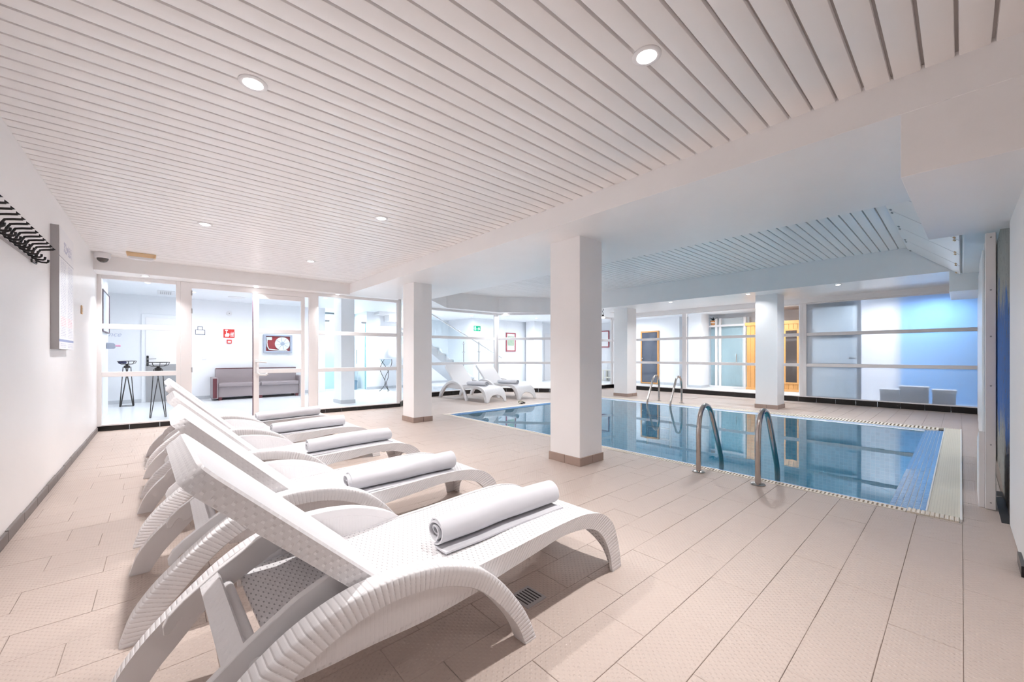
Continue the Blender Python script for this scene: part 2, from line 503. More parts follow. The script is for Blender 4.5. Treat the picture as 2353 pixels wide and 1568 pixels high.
def m_notice():
    """a printed notice: heading, rule, two columns of fine text lines, blue foot band. UV 0..1"""
    t = NT('printed_notice_face')
    u, v, w = t.xyz(t.n('ShaderNodeTexCoord').outputs['UV'])
    def band(c, a, b): return t.math('MULTIPLY', t.math('GREATER_THAN', c, a), t.math('LESS_THAN', c, b))
    rows = t.math('LESS_THAN', t.math('FRACT', t.math('MULTIPLY', v, 72)), 0.45)
    cb = t.n('ShaderNodeCombineXYZ'); t.l(t.math('MULTIPLY', u, 26), cb.inputs[0]); t.l(t.math('FLOOR', t.math('MULTIPLY', v, 72)), cb.inputs[1])
    words = t.math('GREATER_THAN', t.noise(cb.outputs[0], 1.0, 1), 0.47)
    cols = t.math('MAXIMUM', band(u, 0.10, 0.46), band(u, 0.56, 0.92))
    body = t.math('MULTIPLY', t.math('MULTIPLY', rows, words), t.math('MULTIPLY', cols, band(v, 0.10, 0.74)))
    foot = t.math('MULTIPLY', t.math('MULTIPLY', rows, words), t.math('MULTIPLY', cols, band(v, 0.015, 0.05)))
    body = t.math('MAXIMUM', body, foot)
    head = t.math('MULTIPLY', t.math('GREATER_THAN', t.noise(t.n('ShaderNodeTexCoord').outputs['UV'], 26, 2), 0.50), t.math('MULTIPLY', band(v, 0.82, 0.91), band(u, 0.3, 0.85)))
    c = t.mix(t.math('MULTIPLY', body, 0.55), (0.84, 0.84, 0.87), (0.25, 0.27, 0.45))
    red = t.math('MULTIPLY', body, band(v, 0.19, 0.27))
    c = t.mix(t.math('MULTIPLY', red, 0.7), c, (0.85, 0.30, 0.38))
    c = t.mix(t.math('MULTIPLY', head, 0.7), c, (0.20, 0.22, 0.42))
    c = t.mix(band(v, 0.755, 0.760), c, (0.15, 0.15, 0.25))
    c = t.mix(t.math('MULTIPLY', band(v, 0.062, 0.082), 0.9), c, (0.16, 0.22, 0.50))
    t.col(c); t.set(Roughness=0.35); return t.m
M['notice'] = m_notice()

def m_picture():
    t = NT('printed_landscape')
    f = t.noise(t.pos(), 9, 5)
    t.col(t.mix(f, (0.10, 0.36, 0.34), (0.65, 0.62, 0.40))); t.set(Roughness=0.4); return t.m
M['picture'] = m_picture()

# ------------------------------------------------------------------ lights
def lamp(name, loc, power, color, radius=0.045, spread=150, parent=None):
    d = bpy.data.lights.new(name, 'AREA'); d.shape = 'DISK'; d.size = radius * 2; d.energy = power; d.color = color
    d.spread = math.radians(spread)
    o = bpy.data.objects.new(name, d); COL.objects.link(o); o.location = loc
    o.visible_camera = False          # the lit lens is what one sees
    if parent: o.parent = parent
    return o

_ring = MB().lathe([(0.036, -0.001), (0.040, -0.006), (0.052, -0.007), (0.058, -0.003), (0.058, 0.004), (0.036, 0.004)], n=28, cap=False).mesh('bezel', smooth=40)
_ring.materials.append(M['plastic'])
_lens = MB().lathe([(0.0365, -0.002), (0.034, -0.0085), (0.024, -0.0125), (0.004, -0.0140)], n=24).mesh('lens', smooth=40)
_lens2 = _lens.copy(); _lens.materials.append(M['lens_warm']); _lens2.materials.append(M['lens_cool'])
def downlight(x, y, z, label, power, color=WARM, cool=False, group='recessed ceiling downlights', sc=1.0, spread=116):
    r = empty('ceiling_downlight', (x, y, z), 0, label, 'ceiling light', group)
    r.scale = (sc, sc, sc)
    link('bezel', _ring, None, r); link('lens', _lens2 if cool else _lens, None, r)
    lamp('downlight_lamp', (0, 0, -0.016), power, color, 0.036, spread, r)
    return r

ZC, ZB = 2.234, 2.52
for (x, y, txt) in [
    (0.314, 2.127, 'recessed ceiling downlight on the left, nearer the camera, above the second sun lounger'),
    (1.500, 0.858, 'large bright recessed ceiling downlight nearest the camera, above the foot of the front sun lounger'),
    (0.314, 4.716, 'recessed ceiling downlight near the left wall, farther back in the slatted ceiling'),
    (1.488, 3.458, 'recessed ceiling downlight in the middle of the slatted ceiling, second in the right row'),
    (1.476, 5.656, 'recessed ceiling downlight at the back of the slatted ceiling, third in the right row')]:
    downlight(x, y, ZC, txt, P_FRONT)
downlight(0.314, -0.46, ZC, 'recessed ceiling downlight behind the camera beside the left wall', P_FRONT * 0.25)
downlight(1.50, -1.5, ZC, 'recessed ceiling downlight behind the camera in the right row', P_FRONT * 0.25)
for (x, y, txt) in [
    (-0.153, 7.16, 'small downlight under the bulkhead, leftmost above the glass partition'),
    (1.099, 7.19, 'small downlight under the bulkhead above the partition door'),
    (2.287, 7.12, 'small downlight under the bulkhead where it meets the wide beam')]:
    downlight(x, y, 2.05, txt, P_BULK, group='downlights above the glass partition', sc=0.8)
for (x, y, txt) in [
    (5.33, 1.81, 'recessed downlight in the slatted pool ceiling, rightmost of three'),
    (5.33, 3.48, 'bright recessed downlight in the slatted pool ceiling beside the big column'),
    (5.33, 5.70, 'recessed downlight in the slatted pool ceiling between the two near columns')]:
    downlight(x, y, ZB, txt, P_POOL, (0.96, 0.975, 1.0), group='downlights over the pool', spread=150)
for (x, y, txt, p) in [
    (8.10, 4.08, 'small downlight under the far beam between the two far columns', P_FAR),
    (8.11, 2.60, 'small downlight under the far beam just beside the right far column', P_FAR),
    (8.10, 1.30, 'small downlight under the far beam nearest the blue frosted window', P_FAR),
    (6.97, 8.15, 'bright small downlight under the curved bulkhead above the glass bay corner', P_FAR)]:
    downlight(x, y, 2.125, txt, p * (0.25 if 'just beside' in txt else 1.0), (0.97, 0.98, 1.0), group='downlights under the far beam', sc=0.85, spread=150)
for (x, y, z, txt) in [
    (0.494, 10.10, 2.25, 'bright cool ceiling downlight in the lobby left of the sofa'),
    (2.303, 10.05, 2.25, 'bright cool ceiling downlight in the lobby above the sofa right arm'),
    (-0.166, 9.30, 2.25, 'cool ceiling downlight in the lobby above the wire bowl stands'),
    (2.70, 9.20, 2.25, 'cool ceiling downlight in the lobby beside the white pillar'),
    (5.2, 10.3, 2.25, 'cool ceiling downlight in the hall by the stair'),
    (7.4, 10.3, 2.25, 'cool ceiling downlight in the hall near the exit sign'),
    (9.6, 9.6, 2.25, 'cool ceiling downlight in the hall in front of the red framed picture'),
    (11.6, 7.4, 2.25, 'cool ceiling downlight in front of the orange framed door'),
    (11.5, 4.4, 2.25, 'cool ceiling downlight in front of the shower cubicles'),
    (11.2, 3.2, 2.25, 'cool ceiling downlight in front of the pine sauna'),
    (11.2, 1.20, 2.25, 'ceiling downlight in the room behind the frosted glass, left one'),
    (11.35, 0.30, 2.25, 'ceiling downlight in the room behind the frosted glass, right one'),
    (3.85, 11.9, 2.25, 'added ceiling lamp brightening the room behind the glass doors')]:  # last entry: lamp added to brighten the room behind the doors
    downlight(x, y, z, txt, P_LOBBY * (0.9 if 'frosted' in txt else 0.62 if 'lobby' in txt else 1.35), COOL, True, group='cool downlights beyond the glass', sc=1.0, spread=170)

# ------------------------------------------------------------------ room shell
LG0, LG1 = (-0.62, 7.46), (3.45, 7.17)            # left glass partition line
BAY = [LG1, (4.55, 8.40), (6.85, 8.40), (7.95, 7.05), (10.30, 7.05)]
ST = dict(kind='structure')

def slab(name, poly, z0, z1, mat, label, cat):
    return MB().prism(poly, 'z', z0, z1).build(name, mat, label=label, cat=cat, kind='structure')

# floor with pool hole: four slabs joined as one floor piece, tiles are its parts
fl = MB()
fl.box(-0.70, 3.56, -2.3, 7.5, -0.14, -0.004)
fl.box(3.56, 8.02, 5.74, 8.5, -0.14, -0.004)
fl.box(8.02, 10.4, -0.45, 7.2, -0.14, -0.004)
fl.box(3.56, 8.02, -0.45, -0.002, -0.14, -0.004)
floor = fl.build('floor', M['grout'], label='beige studded non-slip tile floor around the indoor pool', cat='floor', kind='structure')

TW, TL, GAP = 0.1875, 0.375, 0.0014
def tile_mesh(lx, ly):
    b = 0.0012; h = 0.004; g = GAP / 2
    x0, x1, y0, y1 = g, lx - g, g, ly - g
    vs = [(x0, y0, -h), (x1, y0, -h), (x1, y1, -h), (x0, y1, -h), (x0, y0, -0.0012), (x1, y0, -0.0012), (x1, y1, -0.0012), (x0, y1, -0.0012),
          (x0 + b, y0 + b, 0), (x1 - b, y0 + b, 0), (x1 - b, y1 - b, 0), (x0 + b, y1 - b, 0)]
    fs = [(8, 9, 10, 11)] + [(i, (i + 1) % 4, 4 + (i + 1) % 4, 4 + i) for i in range(4)] + [(4 + i, 4 + (i + 1) % 4, 8 + (i + 1) % 4, 8 + i) for i in range(4)]
    return vs, fs
tiles = []
for (X0, X1, Y0, Y1) in [(-0.62, 3.555, -2.2, 7.46), (3.555, 8.025, 5.805, 8.40), (8.025, 10.3, -0.20, 7.05), (3.555, 8.025, -0.20, -0.004)]:
    j0 = math.floor((Y0 + 0.006) / TW); j1 = math.ceil((Y1 + 0.006) / TW)
    for j in range(j0, j1):
        ya, yb = max(Y0, j * TW - 0.006), min(Y1, (j + 1) * TW - 0.006)
        if yb - ya < 0.012: continue
        off = 0.155 + (TL / 2 if j % 2 else 0.0) + (0.03 * math.sin(j * 2.3))
        i0 = math.floor((X0 - off) / TL); i1 = math.ceil((X1 - off) / TL)
        for i in range(i0, i1):
            xa, xb = max(X0, off + i * TL), min(X1, off + (i + 1) * TL)
            if xb - xa < 0.012: continue
            tiles.append((xa, xb, ya, yb))
SY, CY = math.sin(YAW), math.cos(YAW)
def seen(t):
    x, y = (t[0] + t[1]) / 2, (t[2] + t[3]) / 2
    d = x * SY + y * CY; r = x * CY - y * SY
    if d < 0.9 or abs(r / d) > 1.40: return 1e9
    return d
tiles.sort(key=seen)
_tm = {}
def tile_data(lx, ly):
    k = (round(lx, 3), round(ly, 3))
    if k not in _tm:
        vs, fs = tile_mesh(lx, ly); me = bpy.data.meshes.new('tile'); me.from_pydata(vs, [], fs); me.materials.append(M['tile']); _tm[k] = me
    return _tm[k]
rest = MB()
for k, (xa, xb, ya, yb) in enumerate(tiles):
    dz = random.uniform(-0.0006, 0.0006)
    if k < 300:
        o = link('tile', tile_data(xb - xa, yb - ya), None, floor); o.location = (xa, ya, dz)
        o.rotation_euler = (random.uniform(-1, 1) * 0.0018, random.uniform(-1, 1) * 0.0012, random.uniform(-1, 1) * 0.002)
    else:
        vs, fs = tile_mesh(xb - xa, yb - ya)
        rest.add([(x + xa, y + ya, z + dz) for x, y, z in vs], fs)
o = rest.build('tile_field', M['tile'], floor, kind='stuff')

# lobby floor beyond the glass
out_poly = [LG0] + BAY + [(10.3, -0.45), (14.2, -0.45), (14.2, 12.6), (-1.6, 12.6), (-1.6, 9.3), (-0.75, 9.3), (-0.75, 7.46)]
MB().prism(out_poly, 'z', -0.12, 0.003).build('floor', M['lobby_floor'], label='pale polished floor of the lobby beyond the glass', cat='floor', kind='structure')
MB().prism([(p[0], p[1]) for p in out_poly], 'z', 2.25, 2.40).build('ceiling', M['lobby_wall'], label='plain white lobby ceiling beyond the glass', cat='ceiling', kind='structure')

# walls
MB().box(-0.80, -0.62, -2.3, 7.5, -0.02, 2.5).build('wall_left', M['wall'], label='long white wall on the left side of the room', cat='wall', kind='structure')
MB().box(-0.80, 2.62, -2.45, -2.3, -0.02, 2.5).build('wall_back', M['wall'], label='white wall behind the camera', cat='wall', kind='structure')
MB().box(2.47, 2.62, -2.3, -0.40, -0.02, 2.5).build('wall_return', M['wall'], label='white return wall behind the camera on the right', cat='wall', kind='structure')
wr = MB()
wr.prism([(2.47, -0.40), (2.47, -0.195), (3.745, -0.19), (3.745, -0.40)], 'z', 0.0, 1.79)
wr.build('wall_right', M['wall'], bevel=0.006, label='narrow white wall end at the right edge, paint peeling at the bottom', cat='wall', kind='structure')
MB().prism([(3.70, -0.42), (3.70, -0.205), (4.4, -0.202), (5.4, -0.222), (9.2, -0.26), (9.2, -0.42)], 'z', -0.02, 2.2).build('wall_recess', M['rough'], label='rough dark recess with peeling blue paint beside the white wall', cat='wall', kind='structure')
MB().box(3.75, 4.6, -0.200, -0.16, -0.004, 0.001).build('trim_1', M['darkmetal'], label='dark floor strip inside the blue recess', cat='floor', kind='structure')  # thin dark strip laid on the recess floor
# panelled right wall beyond the post, seen almost edge on
pw = MB().prism([(5.90, -0.172), (5.90, -0.148), (10.3, -0.205), (10.3, -0.24)], 'z', 0.0, 2.1).build('wall_pool_side', M['frame'], label='white panelled wall along the right end of the pool', cat='wall', kind='structure')
MB().box(4.015, 4.045, -0.150, -0.104, 0.0, 1.79).build('corner_post', M['frame'], pw, bevel=0.003, label='white metal corner post with screws')
for z in (0.045, 0.42, 0.8, 1.12, 1.42, 1.76):
    MB().lathe([(0.0045, 0), (0.0045, 0.003), (0.002, 0.004)], (4.014, -0.128, z), 10, Matrix.Rotation(-PI / 2, 4, 'Y')).build('screw', M['grey'], pw)
MB().prism([(4.035, 0.0), (4.48, 0.0), (4.48, 0.40), (4.035, 0.50)], 'y', -0.104, -0.078).build('kick_plate', M['frame'], pw, bevel=0.002)
for i in range(4):
    x = 6.0 + i * 0.95
    MB().box(x, x + 0.92, -0.150 - 0.0125 * i, -0.136 - 0.0128 * i, 0.06, 2.02).build('panel', M['frame'], pw, bevel=0.003)

# baseboards
bb = empty('baseboard_left', label='row of chipped grey brown skirting tiles along the left wall', cat='baseboard', kind='structure')
for k in range(28):
    y = -2.0 + k * 0.335
    if y > 7.3: break
    MB().box(-0.622, -0.606, y + 0.003, min(y + 0.332, 7.44), 0.0, 0.062 + random.uniform(-0.004, 0.003)).build('tile', M['skirt_grey'], bb, bevel=0.002)
bb2 = empty('baseboard_partition', label='row of black glazed skirting tiles under the glass partition', cat='baseboard', kind='structure')
def run_tiles(parent, A, B, h, n, mat, t=0.018, gap=0.004, z0=0.0, skip=()):
    A = Vector(A); B = Vector(B); D = B - A; L = D.length; ang = math.atan2(D.y, D.x)
    me = MB().box(gap / 2, L / n - gap / 2, -t, 0, 0, h).mesh('tile', bevel=0.0015); me.materials.append(mat)
    for k in range(n):
        if k in skip: continue
        o = link('tile', me, None, parent); o.location = (A.x + D.x * k / n, A.y + D.y * k / n, z0); o.rotation_euler = (0, 0, ang)
run_tiles(bb2, LG0, (0.30, 7.394), 0.066, 3, M['skirt'])
run_tiles(bb2, (1.86, 7.283), LG1, 0.066, 6, M['skirt'])
bb3 = empty('baseboard_bay', label='black glazed skirting tiles around the glazed bay', cat='baseboard', kind='structure')
for a, b, n in zip(BAY[:-1], BAY[1:], (5, 8, 6, 8)):
    run_tiles(bb3, a, b, 0.10, n, M['skirt'])
bb4 = empty('baseboard_right', label='long row of black glazed skirting tiles under the right glazing', cat='baseboard', kind='structure')
run_tiles(bb4, (10.3, 7.05), (10.3, -0.20), 0.105, 23, M['skirt'])
MB().box(2.9, 3.1, -0.200, -0.180, 0.0, 0.05).build('baseboard_end', M['skirt'], label='black skirting tile at the foot of the right wall', cat='baseboard', kind='structure')

# slatted ceilings
def slat_ceiling(x0, x1, y0, y1, z, label, split=None):
    c = MB().box(x0, x1, y0, y1, z + 0.020, z + 0.10).build('ceiling', M['slat_gap'], label=label, cat='ceiling', kind='structure')
    P = 0.0970
    prof = [(0.0048, 0.020), (0.0056, 0.006), (0.0068, 0.0015), (0.0105, 0.0), (P - 0.0105, 0.0), (P - 0.0068, 0.0015), (P - 0.0056, 0.006), (P - 0.0048, 0.020)]
    mb = MB()
    n = len(prof)
    vs = [(x0, p[0], p[1]) for p in prof] + [(x1, p[0], p[1]) for p in prof]
    mb.add(vs, [(i, i + 1, n + i + 1, n + i) for i in range(n - 1)])
    me = mb.mesh('slat', smooth=35); me.materials.append(M['slat'])
    k0 = math.ceil((y0 - 0.0115) / P); k1 = math.floor((y1 - 0.0115) / P)
    for k in range(k0, k1):
        o = link('slat', me, None, c); o.location = (0, 0.0115 + k * P, z + random.uniform(-0.0008, 0.0008))
    return c
slat_ceiling(-0.62, 2.470, -2.3, 7.10, ZC, 'white metal slat ceiling over the sun loungers')
slat_ceiling(3.87, 8.05, 0.44, 8.30, ZB, 'white metal slat ceiling above the pool')

# beams, bulkheads and columns
MB().box(-0.70, 2.47, 7.05, 7.60, 2.05, 2.40).build('trim_2', M['beam'], bevel=0.004, label='white bulkhead above the left glass partition', cat='bulkhead', kind='structure')
MB().box(2.465, 3.89, -0.30, 7.60, 2.07, 2.60).build('trim_3', M['beam'], bevel=0.0015, label='wide white ceiling beam resting on the two near columns', cat='beam', kind='structure')
MB().prism([(2.47, -2.3), (3.95, -2.3), (3.95, 0.148), (2.47, 0.178)], 'z', 1.79, 2.075).build('trim_4', M['beam'], bevel=0.0015, label='deep white box beam at the upper right', cat='beam', kind='structure')
MB().prism([(3.6, 7.6), (3.6, 7.02), (4.1, 7.15), (5.10, 8.12), (6.70, 8.10), (7.80, 7.18), (7.95, 6.90), (7.95, 0.10), (8.92, 0.10), (8.92, 6.2), (10.45, 6.2), (10.45, 7.2), (8.1, 7.2), (6.95, 8.55), (4.5, 8.55)], 'z', 2.125, 2.60).build('trim_5', M['beam'], label='white bulkhead bending around the glazed bay and along the far beam', cat='bulkhead', kind='structure')
MB().box(8.90, 10.45, -0.45, 6.25, 2.20, 2.60).build('trim_6', M['beam'], label='white ceiling strip between far beam and right glazing', cat='ceiling', kind='structure')
MB().box(7.95, 9.2, -0.22, 0.105, 1.85, 2.30).build('trim_7', M['beam'], bevel=0.004, label='short white boxed duct end at the right of the far beam', cat='bulkhead', kind='structure')
MB().box(10.22, 10.45, -0.4, 7.1, 2.10, 2.25).build('trim_8', M['beam'], label='white head strip above the right glazing', cat='trim', kind='structure')
# sloping access panels above the right end of the pool
sl = MB().prism([(0.50, 2.53), (-0.02, 2.075), (-0.30, 2.075), (-0.30, 2.62), (0.50, 2.62)], 'x', 3.86, 7.96).build('trim_9', M['beam'], label='sloping white soffit above the right end of the pool', cat='soffit', kind='structure')
dirv = Vector((0, -0.52, -0.455)).normalized(); nrm = Vector((0, dirv.z, -dirv.y))
ang = math.atan2(-0.455, -0.52)
for i in range(5):
    x = 4.0 + i * 0.79
    Mx = Matrix.Translation((x, 0.505, 2.530)) @ Matrix.Rotation(math.atan2(0.455, 0.52), 4, 'X')
    MB().box(0.01, 0.775, -0.675, -0.02, -0.022, -0.008, Mx).build('panel', M['frame'], sl, bevel=0.002)
    for xx in (0.06, 0.72):
        for yy in (-0.64, -0.07):
            MB().lathe([(0.011, -0.034), (0.011, -0.022)], n=10, M=Mx @ Matrix.Translation((xx, yy, 0))).build('bolt', M['tan'] if yy < -0.5 else M['grey'], sl)

def column(x0, x1, y0, y1, z1, label, ph=0.075, off=0.012, nt=(2, 2)):
    c = MB().box(x0, x1, y0, y1, 0.0, z1).build('column', M['beam'], bevel=0.003, seg=1, label=label, cat='column', kind='structure')
    def side(A, B, n):
        A = Vector(A); B = Vector(B); D = B - A; a = math.atan2(D.y, D.x); L = D.length
        cut = [0.0, 0.52 * L, L] if n == 2 else [0.0, L]
        for s, e in zip(cut[:-1], cut[1:]):
            me = MB().box(0.002, e - s - 0.002, -off, 0.002, 0, ph).mesh('tile', bevel=0.002); me.materials.append(M['skirt_beige'])
            o = link('tile', me, None, c); p = A + D * (s / L); o.location = (p.x, p.y, 0); o.rotation_euler = (0, 0, a)
    side((x0 - off, y0), (x1 + off, y0), 2); side((x0, y1 + off), (x0, y0 - off), 2)
    side((x1, y0 - off), (x1, y1 + off), 2); side((x1 + off, y1), (x0 - off, y1), 2)
    return c
column(2.812, 3.142, 2.262, 2.622, 2.075, 'large square white column nearest the camera at the pool edge')
column(2.785, 3.085, 5.325, 5.670, 2.075, 'square white column in front of the glazed bay')
column(8.33, 8.73, 5.27, 5.64, 2.13, 'square white column on the far pool side, left one')
column(8.45, 8.87, 2.225, 2.585, 2.13, 'square white column on the far pool side, right one')

# ------------------------------------------------------------------ glazing
def window(n, A, B, z0, ztop, bars, label, jambs=(0.03, 0.03), pane_mat='glass', dep=0.05, barh=0.066, head=0.05, sill=0.02):
    A = Vector(A); B = Vector(B); D = B - A; L = D.length
    r = empty('window_%d' % n, (A.x, A.y, 0), math.atan2(D.y, D.x), label, 'window', kind='structure')
    fr = MB()
    fr.box(0, jambs[0], -dep / 2, dep / 2, z0, ztop); fr.box(L - jambs[1], L, -dep / 2, dep / 2, z0, ztop)
    fr.box(jambs[0], L - jambs[1], -dep / 2, dep / 2, ztop - head, ztop); fr.box(jambs[0], L - jambs[1], -dep / 2, dep / 2, z0, z0 + sill)
    fr.build('frame', M['frame'], r, bevel=0.003)
    edges = [z0 + sill]
    for zb in bars:
        MB().box(jambs[0], L - jambs[1], -dep * 0.4, dep * 0.4, zb - barh / 2, zb + barh / 2).build('transom', M['frame'], r, bevel=0.003)
        edges += [zb - barh / 2, zb + barh / 2]
    edges.append(ztop - head)
    for k in range(0, len(edges), 2):
        MB().box(jambs[0], L - jambs[1], -0.003, 0.003, edges[k], edges[k + 1]).build('pane', M[pane_mat], r)
    return r
def lg(x): return (x, LG0[1] + (LG1[1] - LG0[1]) * (x - LG0[0]) / (LG1[0] - LG0[0]))
LB = (0.742, 1.378)
window(1, lg(-0.62), lg(0.215), 0.066, 2.05, LB, 'white framed fixed window left of the lobby doorway', (0.045, 0.05))
MB().box(0, 0.125, -0.03, 0.03, 0.0, 2.05).build('door_1', M['frame'], bevel=0.004, label='white doorway jamb left of the open lobby doorway', cat='door frame', kind='structure')
dj = bpy.context.scene.objects['door_1']; dj.location = (*lg(0.215), 0); dj.rotation_euler = (0, 0, math.atan2(LG1[1] - LG0[1], LG1[0] - LG0[0]))
aL = math.atan2(LG1[1] - LG0[1], LG1[0] - LG0[0])
hd = empty('door_2', (*lg(0.335), 0), aL, 'white glazed lobby door leaf with lever handle', 'door', kind='structure')
MB().box(0.0, 1.54, -0.03, 0.03, 1.965, 2.05).build('door_head', M['frame'], hd, bevel=0.003)
dx0, dx1 = 0.752, 1.475
fr = MB().box(dx0, dx0 + 0.075, -0.028, 0.028, 0.012, 1.962).box(dx1 - 0.055, dx1, -0.028, 0.028, 0.012, 1.962)
fr.box(dx0 + 0.075, dx1 - 0.055, -0.028, 0.028, 1.89, 1.962).box(dx0 + 0.075, dx1 - 0.055, -0.028, 0.028, 0.012, 0.085)
fr.build('leaf_frame', M['frame'], hd, bevel=0.003)
ed = [0.085, LB[0] - 0.033, LB[0] + 0.033, LB[1] - 0.033, LB[1] + 0.033, 1.89]
for k in (0, 2, 4): MB().box(dx0 + 0.075, dx1 - 0.055, -0.003, 0.003, ed[k], ed[k + 1]).build('pane', M['glass'], hd)
for zb in LB: MB().box(dx0 + 0.075, dx1 - 0.055, -0.024, 0.024, zb - 0.033, zb + 0.033).build('transom', M['frame'], hd, bevel=0.003)
MB().box(dx0 - 0.012, dx0, -0.030, -0.018, 0.012, 1.962).build('edge_seal', M['darkred_frame'], hd)
h = MB().box(dx0 + 0.022, dx0 + 0.052, -0.040, -0.028, 0.70, 0.93).build('handle_plate', M['plastic'], hd, bevel=0.004)
MB().tube([(dx0 + 0.037, -0.035, 0.895), (dx0 + 0.037, -0.085, 0.895), (dx0 + 0.05, -0.095, 0.893), (dx0 + 0.17, -0.095, 0.882)], 0.011, 10).build('lever', M['plastic'], h, smooth=50)
MB().tube([(dx0 + 0.040, -0.036, 0.80), (dx0 + 0.042, -0.060, 0.72), (dx0 + 0.075, -0.062, 0.690), (dx0 + 0.16, -0.062, 0.685), (dx0 + 0.19, -0.062, 0.705)], 0.018, 10).build('pull_grip', M['plastic'], h, smooth=50)
for z in (1.86, 1.60, 0.75): MB().tube([(0.004, -0.034, z), (0.004, -0.034, z + 0.07)], 0.009, 10).build('hinge', M['grey'], hd, smooth=50)
MB().box(0, 0.13, -0.03, 0.03, 0.0, 2.05).build('door_3', M['frame'], bevel=0.004, label='white doorway jamb right of the lobby door leaf', cat='door frame', kind='structure')
dj = bpy.context.scene.objects['door_3']; dj.location = (*lg(1.865), 0); dj.rotation_euler = (0, 0, aL)
window(2, lg(1.995), LG1, 0.066, 2.05, LB, 'white framed fixed window right of the lobby doorway, before the white pillar', (0.02, 0.06))
RB = (0.785, 1.435)
window(3, BAY[0], BAY[1], 0.10, 2.125, (0.77, 1.41), 'narrow angled bay window behind the middle column', (0.05, 0.05))
window(4, BAY[1], BAY[2], 0.10, 2.125, RB, 'wide bay window with the stair and exit sign behind', (0.05, 0.07))
window(5, BAY[2], BAY[3], 0.10, 2.125, RB, 'angled bay window with the red framed picture behind', (0.07, 0.05))
window(6, BAY[3], BAY[4], 0.10, 2.125, RB, 'glazing behind the big column at the far left corner', (0.05, 0.05))
def RX(y): return (10.3, y)
window(7, RX(7.05), RX(4.81), 0.105, 2.125, RB, 'right glazing with the orange framed door behind', (0.06, 0.05))
window(8, RX(4.81), RX(2.235), 0.105, 2.125, RB, 'right glazing with showers and sauna behind', (0.06, 0.06))
window(9, RX(2.235), RX(-0.21), 0.105, 2.125, RB, 'frosted glass window glowing blue at the right', (0.06, 0.02), 'frost')

# ------------------------------------------------------------------ pool
WZ = -0.022
pool = MB()
X0, X1, Y0, Y1 = 3.72, 7.64, 0.324, 5.66
pb = MB()
pb.add([(X0, Y0, -1.35), (X1, Y0, -1.35), (X1, Y1, -1.35), (X0, Y1, -1.35)], [(0, 1, 2, 3)])
basin = pb.build('pool_basin', M['pool_floor'], label='rectangular indoor swimming pool basin with blue mosaic tiles', cat='pool')
w = MB()
for a, b in (((X0, Y0), (X1, Y0)), ((X1, Y0), (X1, Y1)), ((X1, Y1), (X0, Y1)), ((X0, Y1), (X0, Y0))):
    w.add([(*a, -1.36), (*b, -1.36), (*b, -0.02), (*a, -0.02)], [(0, 1, 2, 3)])
w.build('basin_wall', M['pool_wall'], basin)
# sloped mosaic rims
OX0, OX1, OY0, OY1 = 3.645, 7.760, 0.150, 5.735
rim = MB()
def q4(a, b, c, d): rim.add([a, b, c, d], [(0, 1, 2, 3)])
zi, zo = -0.0205, -0.006
YL, zl = 0.324, -0.0205
q4((OX0, OY0, zo), (OX1, OY0, zo), (OX1, YL, zl), (OX0, YL, zl))
q4((OX1, YL, zo), (OX1, OY1, zo), (X1, Y1, zi), (X1, YL, zi))
q4((OX1, OY1, zo), (OX0, OY1, zo), (X0, Y1, zi), (X1, Y1, zi))
q4((OX0, OY1, zo), (OX0, YL, zo), (X0, YL, zi), (X0, Y1, zi))
q4((OX0, YL, -0.06), (OX1, YL, -0.06), (OX1, YL, zl), (OX0, YL, zl))
rim.build('mosaic_rim', M['mosaic_bed'], basin)
TS = 0.0285
tess = []
def zs(x, y):
    return zo + (zl - zo) * max(0.0, (y - OY0) / (YL - OY0))
n_y = 6
for i in range(int((OX1 - OX0) / TS)):
    for j in range(n_y):
        x = OX0 + i * TS; y = OY0 + j * 0.0290
        xin0 = OX0 + (X0 - OX0) * j / n_y
        tess.append((x, y, zs(x, y)))
me_t = MB().box(0.0017, TS - 0.0017, 0.0017, 0.0273, -0.003, 0.0018).mesh('tessera', bevel=0.0008); me_t.materials.append(M['tessera'])
tess.sort(key=lambda p: p[0] * SY + p[1] * CY)
ms = MB()
tilt = math.atan2(zl - zo, YL - OY0)
for k, (x, y, z) in enumerate(tess):
    if k < 300:
        o = link('tessera', me_t, None, basin); o.location = (x, y, z + random.uniform(-0.0004, 0.0006)); o.rotation_euler = (tilt, random.uniform(-0.012, 0.012), 0)
    else:
        ms.box(x + 0.0017, x + TS - 0.0017, y + 0.0017, y + 0.0273, z - 0.003, z + 0.0012)
ms.build('tessera_field', M['tessera'], basin, kind='stuff')
ml = MB()
for j in range(int((OY1 - YL) / TS)):
    for i in range(3):
        y = YL + j * TS
        for x, sgn in ((OX0 + i * 0.0275, 1), (OX1 - (i + 1) * 0.0275, -1)):
            if sgn < 0 and i > 2: continue
            z = zo + (zi - zo) * (i + 0.5) / (3 if sgn > 0 else 4)
            ml.box(x + 0.0014, x + 0.026, y + 0.0014, y + TS - 0.0014, z - 0.003, z + 0.0012)
for i in range(int((OX1 - OX0) / TS)):
    for j in range(3):
        ml.box(OX0 + i * TS + 0.0014, OX0 + (i + 1) * TS - 0.0014, OY1 - (j + 1) * 0.026, OY1 - j * 0.026 - 0.0014, zo + (zi - zo) * (j + 0.5) / 3 - 0.003, zo + (zi - zo) * (j + 0.5) / 3 + 0.003)
ml.build('edge_tesserae', M['tessera_light'], basin, kind='stuff')
wt = MB().add([(X0 - 0.012, YL - 0.012, WZ), (X1 + 0.012, YL - 0.012, WZ), (X1 + 0.012, Y1 + 0.012, WZ), (X0 - 0.012, Y1 + 0.012, WZ)], [(0, 1, 2, 3)])
wo = wt.build('pool_water', M['water'], label='calm clear blue water filling the pool', cat='water', kind='stuff')
